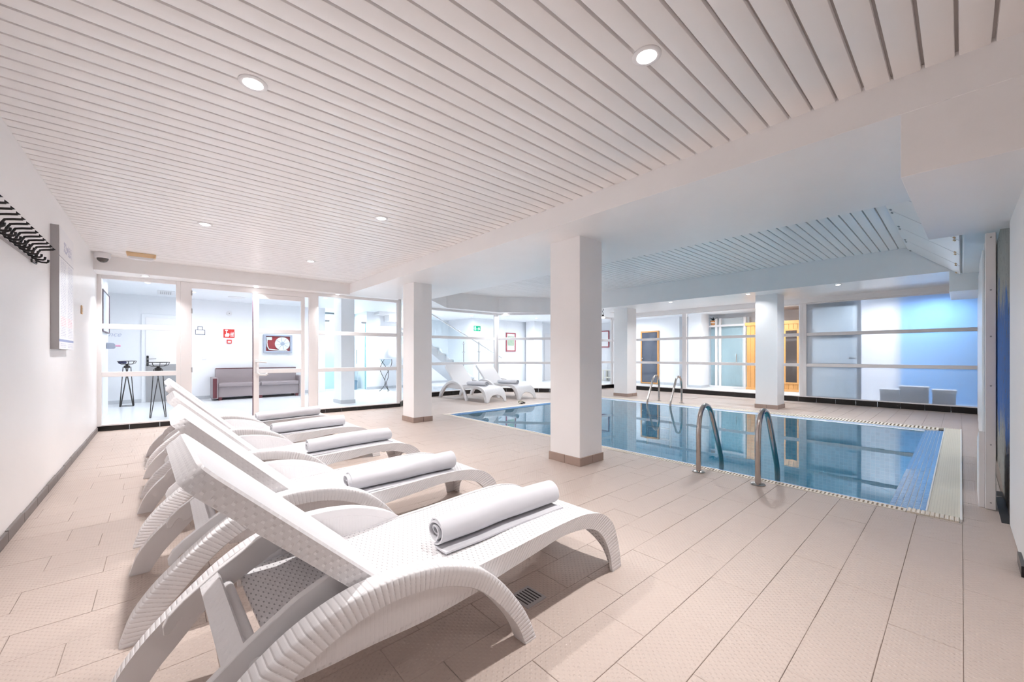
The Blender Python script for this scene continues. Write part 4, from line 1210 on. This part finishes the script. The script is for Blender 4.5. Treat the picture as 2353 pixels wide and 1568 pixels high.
MB().tube([(-0.235, -0.03, 0.11), (-0.245, -0.04, 0.03), (-0.235, -0.04, -0.06), (-0.20, -0.045, -0.14), (-0.10, -0.05, -0.155), (0.05, -0.05, -0.168), (0.2, -0.05, -0.165)], 0.013, 8).build('hose', M['white_print'], hc, smooth=60)
MB().box(-0.25, -0.13, -0.03, -0.01, 0.09, 0.165).build('instruction_card', M['white_print'], hc)
MB().box(-0.262, 0.262, -0.074, -0.070, -0.184, 0.184).build('glass_front', M['glass'], hc)

lw = empty('suitcase_outline', (0.668, YB, 1.54), 0, 'dark outline of a suitcase painted on the lobby wall', 'wall drawing')
o5 = MB()
for a in ((-0.087, 0.087, 0.018, 0.026), (-0.087, 0.087, -0.082, -0.074), (-0.087, -0.079, -0.082, 0.026), (0.079, 0.087, -0.082, 0.026), (-0.046, 0.042, 0.092, 0.100), (-0.046, -0.038, 0.024, 0.100), (0.034, 0.042, 0.024, 0.100)):
    o5.box(a[0], a[1], -0.004, 0, a[2], a[3])
o5.build('outline', M['navy'], lw)
ws = empty('wall_socket', (0.738, YB, 0.925), 0, 'small white wall plate on the lobby wall left of the sofa', 'wall plate')
MB().box(-0.04, 0.04, -0.008, 0, -0.036, 0.036).build('plate', M['plastic'], ws, bevel=0.003)
MB().box(-0.018, 0.018, -0.011, -0.007, -0.016, 0.016).build('rocker', M['frame'], ws, bevel=0.002)
vg = empty('ceiling_vent', (0.08, 10.55, 2.25), 0, 'white slotted ventilation grille in the lobby ceiling', 'vent')
MB().box(-0.13, 0.13, -0.30, 0.30, -0.010, 0).build('frame', M['plastic'], vg, bevel=0.002)
for k in range(6):
    MB().box(-0.085 + k * 0.03, -0.07 + k * 0.03, -0.22, 0.22, -0.013, -0.009).build('slot', M['grey'], vg)
rv = MB().lathe([(0.16, 0), (0.16, -0.008), (0.10, -0.022), (0.02, -0.026)], n=28).build('round_vent', M['plastic'], smooth=40, label='round white ceiling diffuser above the sofa', cat='vent'); rv.location = (1.24, 10.4, 2.25)

mr = empty('wall_mirror', (-0.655, 8.9, 1.665), 0, 'framed mirror with dark plum edge on the lobby left wall', 'mirror')
f6 = MB()
for a in ((-0.5, 0.5, 0.297, 0.315), (-0.5, 0.5, -0.315, -0.297), (-0.5, -0.47, -0.297, 0.297), (0.47, 0.5, -0.297, 0.297)):
    f6.box(0, 0.022, a[0], a[1], a[2], a[3])
f6.build('frame', M['darkred_frame'], mr, bevel=0.002)
MB().box(0.002, 0.014, -0.47, 0.47, -0.297, 0.297).build('mirror_glass', flat('pale_mirror', (0.72, 0.80, 0.88), 0.15), mr)
sd = empty('soap_dispenser', (-0.655, 9.2, 1.15), 0, 'grey wall dispenser with pink nozzle below the mirror', 'dispenser')
MB().prism([(0, -0.055), (0.085, -0.05), (0.10, -0.03), (0.10, 0.03), (0.085, 0.045), (0, 0.055)], 'y', -0.04, 0.04).build('body', M['bluegrey'], sd, bevel=0.006)
MB().tube([(0.10, 0, 0.0), (0.16, 0, 0.0)], [0.012, 0.017], 10).build('nozzle', flat('pink_plastic', (0.75, 0.35, 0.50), 0.4), sd, smooth=40)

def text(body, size, mat, loc, rot, label, cat):
    c = bpy.data.curves.new('lettering', 'FONT'); c.body = body; c.size = size; c.extrude = 0.001; c.shear = 0.35
    o = bpy.data.objects.new('wall_lettering', c); COL.objects.link(o)
    dg = bpy.context.evaluated_depsgraph_get(); me = bpy.data.meshes.new_from_object(o.evaluated_get(dg))
    bpy.data.objects.remove(o)
    me.materials.append(mat)
    o = link('wall_lettering', me, None, None, label, cat); o.location = loc; o.rotation_euler = rot
text('nce', 0.13, flat('pale_blue_lettering', (0.55, 0.58, 0.72), 0.6), (-0.79, YB - 0.003, 1.375), (PI / 2, 0, 0), 'slanted pale lettering nce on the lobby wall beside the mirror', 'lettering')

# pedestal stands with wire bowls
def bowl_stand(loc, zt, rb, kind, label, group):
    r = empty('bowl_stand', loc, 0, label, 'stand', group)
    s = MB()
    hb = 0.13
    for k in range(4):
        a = PI / 4 + k * PI / 2
        ex, ey = hb * math.cos(a), hb * math.sin(a)
        for da in (-0.028, 0.028):
            px, py = -math.sin(a) * da, math.cos(a) * da
            s.tube([(ex + px * 0.3, ey + py * 0.3, 0.004), (ex * 0.20 + px * 1.8, ey * 0.20 + py * 1.8, zt - 0.10)], 0.0055, 6)
    s.build('hairpin_legs', M['darkmetal'], r, smooth=50)
    if kind:
        q = MB(); c4 = [(hb * math.cos(PI / 4 + k * PI / 2), hb * math.sin(PI / 4 + k * PI / 2), 0.006) for k in range(5)]
        for k in range(4): q.tube([c4[k], c4[k + 1]], 0.005, 6)
        q.build('base_frame', M['darkmetal'], r, smooth=50)
    MB().lathe([(0.045, zt - 0.125), (0.045, zt - 0.085), (0.02, zt - 0.07), (0.02, zt - 0.055), (0.05, zt - 0.045)], n=16).build('neck', M['darkmetal'], r, smooth=40)
    b = MB()
    def ring(rad, z, rr=0.005):
        return b.tube([(rad * math.cos(2 * PI * k / 24), rad * math.sin(2 * PI * k / 24), z) for k in range(25)], rr, 6, cap=False)
    ring(rb, zt + 0.01); ring(rb * 0.62, zt - 0.05)
    for k in range(9):
        a = 2 * PI * k / 9
        b.tube([(rb * math.cos(a), rb * math.sin(a), zt + 0.01), (rb * 0.9 * math.cos(a), rb * 0.9 * math.sin(a), zt - 0.03), (rb * 0.62 * math.cos(a), rb * 0.62 * math.sin(a), zt - 0.05), (0.01 * math.cos(a), 0.01 * math.sin(a), zt - 0.055)], 0.004, 6)
    b.build('wire_bowl', M['darkmetal'], r, smooth=50)
    return r
bowl_stand((-0.49, 10.75, 0), 0.87, 0.135, True, 'black wire bowl stand against the lobby wall, farther left', 'wire bowl stands')
bowl_stand((-0.03, 8.55, 0), 0.87, 0.140, False, 'black wire bowl stand closer to the glass partition', 'wire bowl stands')
dv = MB().lathe([(0.0, 0.0), (0.05, 0.0), (0.058, 0.02), (0.05, 0.05), (0.01, 0.055)], (-0.55, 10.73, 0.83), 14).build('dark_device', M['navy'], smooth=50, label='small dark blue object lying in the left wire bowl', cat='device')

# sofa
so = empty('sofa', (1.74, 10.72, 0), 0, 'taupe leatherette lobby sofa with burgundy wood trim', 'sofa')
MB().box(-0.80, 0.80, 0.03, 0.55, 0.065, 0.30).build('base', M['sofa'], so, bevel=0.012, seg=2)
for s in (-1, 1):
    MB().box(min(0.006 * s, 0.80 * s), max(0.006 * s, 0.80 * s), 0.0, 0.50, 0.29, 0.375).build('seat_cushion', M['sofa'], so, bevel=0.025, seg=3, smooth=40)
bk = MB().prism([(0.36, 0.33), (0.40, 0.69), (0.52, 0.69), (0.55, 0.10), (0.40, 0.10)], 'x', -0.82, 0.82).build('backrest', M['sofa'], so, bevel=0.015, seg=2)
MB().tube([(-0.815, 0.40, 0.692), (0.815, 0.40, 0.692)], 0.008, 8).build('piping', M['mahogany'], bk, smooth=50)
for s in (-1, 1):
    am = MB().box(min(0.80 * s, 0.90 * s), max(0.80 * s, 0.90 * s), -0.02, 0.55, 0.04, 0.50).build('arm', M['sofa'], so, bevel=0.015, seg=2)
    MB().box(min(0.825 * s, 0.895 * s), max(0.825 * s, 0.895 * s), -0.034, -0.018, 0.06, 0.48).build('arm_fascia', M['mahogany'], am, bevel=0.004)
for x in (-0.76, 0.0, 0.76):
    for y in (0.06, 0.48):
        MB().box(x - 0.03, x + 0.03, y - 0.03, y + 0.03, 0.003, 0.07).build('foot', M['mahogany'], so)

# glass doors and bright room behind the pillar
gd = empty('door_5', (3.06, YB + 0.03, 0), 0, 'frameless glass double door with metal patch fittings behind the lobby pillar', 'door', kind='structure')
MB().box(0.24, 0.66, -0.005, 0.005, 0.01, 1.95).build('leaf', M['glass_green'], gd)
MB().box(0.70, 1.36, -0.005, 0.005, 0.01, 1.95).build('leaf', M['glass_green'], gd)
for x in (0.24, 1.24): MB().box(x, x + 0.14, -0.02, 0.02, 1.90, 1.955).build('patch_fitting', M['grey'], gd, bevel=0.003)
MB().box(1.352, 1.364, -0.008, 0.008, 0.01, 1.95).build('green_edge', flat('glass_edge_teal', (0.05, 0.42, 0.46), 0.2), gd)
MB().box(0.0, 0.24, -0.10, 0.06, 0.0, 2.25).build('side_wall', M['lobby_wall'], gd)
MB().tube([(1.10, -0.03, 0.75), (1.10, -0.03, 1.15)], 0.012, 8).build('pull_handle', M['grey'], gd, smooth=50)
MB().box(3.30, 4.44, 12.30, 12.40, 0.0, 2.2).build('aqua_panel', M['glass_aqua'], label='pale aqua tiled wall glowing behind the glass doors', cat='wall panel')
tb = empty('small_table', (4.17, 12.0, 0), 0, 'small white table with blue bin behind the glass door', 'table')
MB().box(-0.22, 0.22, -0.2, 0.2, 0.50, 0.53).build('top', M['frame'], tb, bevel=0.004)
for x in (-0.19, 0.19):
    for y in (-0.17, 0.17): MB().box(x - 0.012, x + 0.012, y - 0.012, y + 0.012, 0.003, 0.50).build('leg', M['frame'], tb)
bn = MB().lathe([(0.09, 0.003), (0.11, 0.26), (0.10, 0.262), (0.08, 0.02)], (4.17, 11.62, 0), 18).build('waste_bin', flat('steel_blue_plastic', (0.22, 0.32, 0.42), 0.5), smooth=40, label='blue grey waste bin behind the glass door', cat='bin')

MB().prism([(4.68, 2.249), (4.68, 2.16), (4.97, 2.16), (4.97, 1.985), (5.35, 1.985), (5.35, 1.82), (5.595, 1.82), (5.595, 2.249)], 'y', 11.0, 11.345).build('upper_stair_flight', M['frame'], label='stepped white underside of the upper stair flight below the hall ceiling', cat='stair')

# twisted wire plant stand with glass bowl
ps = empty('wire_plant_stand', (4.62, 10.45, 0), 0, 'twisted dark wire stand holding a glass bowl in the hall', 'plant stand')
for k in range(3):
    a0 = 2 * PI * k / 3 + 0.5
    path = []
    for i in range(25):
        t = i / 24.0; z = 0.01 + 0.87 * t
        rad = 0.02 + 0.13 * abs(t - 0.28) ** 1.1 * 1.6 if t > 0.28 else 0.02 + 0.14 * ((0.28 - t) / 0.28) ** 2
        rad = rad + 0.045 * math.sin(min(1, max(0, (t - 0.28) / 0.72)) * PI)
        a = a0 + t * 3.6
        path.append((rad * math.cos(a), rad * math.sin(a), z))
    MB().tube(path, 0.0075, 8).build('leg', M['darkmetal'], ps, smooth=60)
MB().tube([(0.17 * math.cos(2 * PI * k / 24), 0.17 * math.sin(2 * PI * k / 24), 0.885) for k in range(25)], 0.009, 8).build('top_ring', M['bluegrey'], ps, smooth=60)
MB().lathe([(0.155, 0.885), (0.13, 0.80), (0.07, 0.72), (0.01, 0.70)], n=20, cap=False).build('glass_bowl', M['glass_shower'], ps, smooth=60)

# stair with glass balustrade behind the bay
stp = empty('staircase', (0, 0, 0), 0, 'white staircase rising to the left behind the bay glass', 'staircase')
n = 9
for k in range(n):
    x1 = 7.35 - k * 0.245; z1 = 0.175 * (k + 1)
    MB().box(x1 - 0.265, x1, 9.75, 10.85, z1 - 0.045, z1).build('tread', M['frame'], stp, bevel=0.004)
    MB().box(x1 - 0.255, x1 - 0.235 + 0.0, 9.75, 10.85, z1, z1 + 0.14).build('riser', M['lobby_wall'], stp)
MB().prism([(7.35, 0.0), (7.35, 0.10), (5.10, 1.71), (5.10, 1.45), (7.1, 0.0)], 'y', 9.80, 10.80).build('stringer', M['lobby_wall'], stp)
bl = empty('glass_balustrade', (0, 0, 0), 0, 'clear glass stair balustrade with steel posts and sloping handrail', 'balustrade')
MB().tube([(5.45, 9.6, 2.17), (8.05, 9.6, 0.90)], 0.022, 10).build('handrail', M['chrome'], bl, smooth=50)
MB().prism([(5.45, 2.13), (7.95, 0.90), (7.95, 0.10), (7.35, 0.10), (5.45, 1.35)], 'y', 9.60, 9.61).build('glass_panel', M['glass_green'], bl)
for x, z1 in ((6.59, 1.39), (7.142, 1.40)):
    MB().tube([(x, 9.57, 0.003), (x, 9.57, z1)], 0.014, 8).build('post', M['grey'], bl, smooth=50)
    for dz in (0.0, -0.25): MB().tube([(x - 0.05, 9.57, z1 - 0.06 + dz), (x + 0.05, 9.57, z1 - 0.06 + dz)], 0.016, 8).build('clamp', M['chrome'], bl, smooth=50)
MB().box(7.9, 9.2, 10.9, 12.45, 0.003, 2.25).build('wall_hall_block', M['lobby_wall'], label='white wall block carrying the green exit sign', cat='wall', kind='structure')
ex = empty('exit_sign', (8.05, 10.895, 1.90), 0, 'green emergency exit sign with white door and running figure', 'exit sign')
MB().box(-0.14, 0.14, -0.012, 0, -0.085, 0.085).build('plate', M['green'], ex, bevel=0.002)
MB().box(-0.108, -0.062, -0.015, -0.012, -0.065, 0.065).build('door_symbol', M['white_print'], ex)
MB().prism([(0.05, -0.06), (0.075, -0.06), (0.07, -0.02), (0.085, -0.01), (0.11, -0.05), (0.12, -0.035), (0.10, 0.01), (0.085, 0.02), (0.09, 0.04), (0.078, 0.055), (0.064, 0.045), (0.062, 0.02), (0.03, 0.0), (0.035, -0.012), (0.055, -0.005)], 'y', -0.015, -0.012).build('figure_symbol', M['white_print'], ex)
MB().box(-0.045, 0.02, -0.015, -0.012, -0.022, -0.010).build('arrow_symbol', M['white_print'], ex)

MB().box(9.2, 11.2, 11.0, 11.12, 0.003, 2.25).build('wall_hall_right', M['lobby_wall'], label='white wall carrying the red framed picture', cat='wall', kind='structure')
def picture(name, loc, w, h, label, ang=0):
    p = empty(name, loc, ang, label, 'picture')
    f = MB(); t = 0.045
    for a in ((-w, w, h - t, h), (-w, w, -h, -h + t), (-w, -w + t, -h + t, h - t), (w - t, w, -h + t, h - t)): f.box(a[0], a[1], -0.03, 0, a[2], a[3])
    f.build('frame', M['picture_red'], p, bevel=0.003)
    MB().box(-w + t, w - t, -0.012, 0, -h + t, h - t).build('mount', M['white_print'], p)
    MB().box(-w * 0.68, w * 0.68, -0.015, -0.011, -h * 0.38, h * 0.62).build('print', M['picture'], p)
picture('framed_picture', (9.66, 10.995, 1.47), 0.235, 0.345, 'tall red framed landscape picture on the hall wall')
picture('framed_picture', (13.05, 9.28, 1.62), 0.22, 0.33, 'small red framed picture seen beside the big column', PI / 2)
MB().box(10.30, 10.72, 10.40, 10.85, 0.003, 2.26).build('column', M['lobby_wall'], label='square white pillar in the hall right of the red framed picture', cat='column', kind='structure')
d6 = empty('door_6', (11.75, 11.0, 0), 0, 'white hall door with steel lever right of the pillar', 'door', kind='structure')
MB().box(-0.45, 0.85, 0.0, 0.10, 0.003, 2.25).build('door_wall', M['lobby_wall'], d6)
MB().box(-0.30, 0.42, -0.02, 0.0, 0.003, 1.85).build('leaf', M['frame'], d6, bevel=0.003)
MB().tube([(0.30, -0.02, 0.95), (0.30, -0.06, 0.95), (0.17, -0.06, 0.95)], 0.012, 8).build('lever', M['chrome'], d6, smooth=50)

# ------------------------------------------------------------------ spa area behind the right glazing
MB().box(13.1, 14.2, -0.45, 12.6, -0.02, 2.3).build('wall_spa_back', M['lobby_wall'], label='white far wall of the spa area behind the right glazing', cat='wall', kind='structure')
MB().box(12.6, 13.1, 6.05, 8.6, 0.003, 2.25).build('wall_spa_left', M['lobby_wall'], label='white wall with the orange framed door', cat='wall', kind='structure')
od = empty('door_7', (12.6, 7.08, 0), 0, 'dark glass steam room door in an orange wooden frame', 'door', kind='structure')
f = MB()
for a in ((-0.335, -0.285, 0.02, 1.82), (0.285, 0.335, 0.02, 1.82), (-0.285, 0.285, 1.77, 1.82), (-0.285, 0.285, 0.02, 0.06)): f.box(-0.05, 0, a[0], a[1], a[2], a[3])
f.build('frame', M['pine'], od, bevel=0.003)
MB().box(-0.035, -0.02, -0.285, 0.285, 0.06, 1.77).build('glass_leaf', M['glass_dark'], od)
MB().lathe([(0.028, 0.0), (0.028, 0.03), (0.016, 0.05), (0.02, 0.07)], (-0.036, 0.24, 0.88), 14, Matrix.Rotation(-PI / 2, 4, 'Y')).build('knob', M['chrome'], od, smooth=40)
bb7 = empty('baseboard_spa', label='pale grey skirting along the spa wall', cat='baseboard', kind='structure')
run_tiles(bb7, (12.6, 8.6), (12.6, 6.05), 0.085, 5, M['skirt_pale'])
c5 = MB().box(12.2, 12.75, 5.19, 5.58, 0.003, 2.26).build('column', M['lobby_wall'], label='white pillar in the spa area left of the showers', cat='column', kind='structure')
MB().box(12.185, 12.765, 5.175, 5.595, 0.004, 0.075).build('skirting', M['skirt_pale'], c5)
# showers
sh = empty('shower_cubicle', (12.95, 0, 0), 0, 'row of shower cubicles with pale glass and white posts', 'shower')
MB().box(0.0, 0.10, 4.12, 5.20, 0.003, 2.12).build('back_wall', M['frost_panel'], sh)
for (a, b) in ((5.00, 5.15), (4.28, 4.86)):
    MB().box(-0.12, -0.11, a, b, 0.06, 1.86).build('glass_panel', M['glass_shower'], sh)
for a in (4.88, 4.72 + 0.28, 4.20):
    MB().box(-0.14, -0.09, a - 0.03, a + 0.03, 0.003, 2.12).build('post', M['frame'], sh, bevel=0.003)
MB().box(-0.15, -0.08, 4.2, 5.2, 1.86, 1.92).build('top_rail', M['frame'], sh, bevel=0.003)
MB().box(-0.16, -0.06, 4.1, 5.2, 0.003, 0.06).build('tray_edge', M['frame'], sh, bevel=0.003)
MB().tube([(-0.15, 4.42, 0.78), (-0.15, 4.42, 1.03)], 0.012, 8).build('door_pull', M['chrome'], sh, smooth=50)
pt = empty('potted_plant', (12.86, 5.10, 1.92), 0, 'small plant in a banded orange pot above the shower', 'plant')
MB().lathe([(0.06, 0.0), (0.075, 0.06), (0.085, 0.14), (0.075, 0.14)], n=20).build('pot', flat('terracotta', (0.62, 0.28, 0.10), 0.6), pt, smooth=40)
MB().lathe([(0.077, 0.065), (0.083, 0.066), (0.086, 0.09), (0.08, 0.091)], n=20).build('band', M['white_print'], pt, smooth=40)
lf = flat('dark_leaf', (0.03, 0.05, 0.06), 0.5)
for k in range(9):
    a = k * 0.7; 
    MB().add([(0, 0, 0.13), (0.05 * math.cos(a + 0.4), 0.05 * math.sin(a + 0.4), 0.20), (0.16 * math.cos(a), 0.16 * math.sin(a), 0.22 + 0.02 * (k % 3)), (0.05 * math.cos(a - 0.4), 0.05 * math.sin(a - 0.4), 0.19)], [(0, 1, 2, 3)]).build('leaf', lf, pt)

# sauna cabin of pine boards
sa = empty('sauna_cabin', (12.0, 0, 0), 0, 'orange pine board sauna cabin with smoked glass door', 'sauna')
MB().box(0.03, 1.0, 2.62, 3.88, 0.10, 1.86).build('core', M['pine'], sa)
nb_ = 13; yw = (3.88 - 2.62) / nb_
for k in range(nb_):
    ya = 2.62 + k * yw
    if 2.70 < ya + yw / 2 < 3.02:
        for (za, zb) in ((0.12, 0.27), (1.64, 1.80)):
            MB().box(0.0, 0.032, ya + 0.002, ya + yw - 0.002, za, zb).build('board', M['pine'], sa, bevel=0.003)
    else:
        MB().box(0.0, 0.032, ya + 0.002, ya + yw - 0.002, 0.10, 1.80).build('board', M['pine'], sa, bevel=0.003)
MB().box(-0.02, 0.04, 2.60, 3.92, 1.79, 1.88).build('cornice', M['pine'], sa, bevel=0.004)
MB().box(-0.012, 0.04, 2.60, 3.90, 0.06, 0.12).build('plinth', M['pine'], sa, bevel=0.004)
MB().box(0.02, 0.04, 2.71, 3.01, 0.27, 1.64).build('door_backing', M['black'], sa)
dr = MB().box(-0.006, 0.006, 2.73, 2.98, 0.30, 1.62).build('door_glass', M['glass_brown'], sa)
f = MB()
for a in ((2.695, 2.735, 0.26, 1.66), (2.975, 3.02, 0.26, 1.66), (2.735, 2.975, 1.62, 1.66), (2.735, 2.975, 0.26, 0.30)): f.box(-0.012, 0.03, a[0], a[1], a[2], a[3])
f.build('door_frame', M['pine'], sa, bevel=0.003)
MB().box(0.0, 1.0, 2.62, 3.88, 0.003, 0.10).build('base', M['frame'], sa)
MB().box(10.95, 11.5, 2.30, 2.46, 0.003, 2.25).build('wall_spa_divider', M['lobby_wall'], label='white dividing wall between sauna and frosted room', cat='wall', kind='structure')
MB().box(11.5, 13.1, 2.30, 2.42, 0.003, 2.25).build('wall_spa_partition', M['lobby_wall'], label='white partition behind the frosted glass left side', cat='wall', kind='structure')
al = empty('alarm_beacon', (11.0, 2.60, 2.20), 0, 'small red alarm beacon at the spa ceiling', 'alarm')
MB().box(-0.06, 0.06, -0.05, 0.05, 0.0, 0.05).build('base', M['white_print'], al)
MB().lathe([(0.05, 0.0), (0.045, -0.03), (0.02, -0.04)], n=14).build('dome', M['red'], al, smooth=40)
rk = empty('white_rack', (12.95, 8.98, 0), 0, 'low cream slatted rack in the far corner', 'rack')
for y in (-0.2, 0.2):
    for x in (-0.12, 0.12): MB().box(x - 0.02, x + 0.02, y - 0.025, y + 0.025, 0.003, 0.42).build('leg', M['bench'], rk, bevel=0.003)
for z in (0.12, 0.40):
    for x in (-0.11, -0.035, 0.04, 0.115): MB().box(x - 0.028, x + 0.028, -0.24, 0.24, z, z + 0.022).build('slat', M['bench'], rk, bevel=0.003)

# room behind the frosted glass
fd_ = empty('door_8', (10.62, 1.80, 0), 0, 'grey framed pale door blurred behind the frosted glass', 'door', kind='structure')
f = MB()
for a in ((0.36, 0.46, 0.05, 2.13), (-0.46, -0.40, 0.05, 2.13), (-0.40, 0.36, 2.02, 2.13), (-0.40, 0.36, 0.05, 0.10)): f.box(0, 0.06, a[0], a[1], a[2], a[3])
for z in (0.80, 1.42): f.box(0.002, 0.058, -0.40, 0.36, z - 0.06, z + 0.02)
f.build('frame', M['frost_grey'], fd_, bevel=0.003)
MB().box(0.02, 0.04, -0.40, 0.36, 0.10, 2.02).build('panel', M['backlit'], fd_)
MB().tube([(0.0, -0.36, 0.93), (-0.05, -0.36, 0.93), (-0.05, -0.26, 0.93)], 0.014, 8).build('lever', M['grey'], fd_, smooth=50)
MB().box(12.0, 12.1, 0.83, 2.30, 0.003, 2.25).build('wall_frosted_room', M['wall'], label='white wall glowing behind the frosted glass', cat='wall', kind='structure')
MB().box(11.9, 12.0, -0.44, 0.86, 0.003, 2.25).build('blue_wall', M['bluewall'], label='bright blue wall blurred behind the frosted glass', cat='wall', kind='structure')
for (ya, yb, zt, la, mt_) in ((0.80, 1.06, 0.33, 'blurred grey box behind the frosted glass, left one', 'cardboard'), (0.40, 0.78, 0.40, 'blurred grey box with white lid behind the frosted glass, middle one', 'cardboard'), (0.06, 0.35, 0.36, 'blurred grey box behind the frosted glass, right one', 'cardboard')):
    b = empty('storage_box', (10.75, (ya + yb) / 2, 0.003), 0, la, 'box', 'boxes behind the frosted glass')
    hw = (yb - ya) / 2
    MB().box(-0.12, 0.12, -hw, hw, 0.0, zt - 0.06).build('body', M[mt_], b, bevel=0.006)
    MB().box(-0.13, 0.13, -hw - 0.01, hw + 0.01, zt - 0.06, zt).build('lid', M['white_print'], b, bevel=0.006)
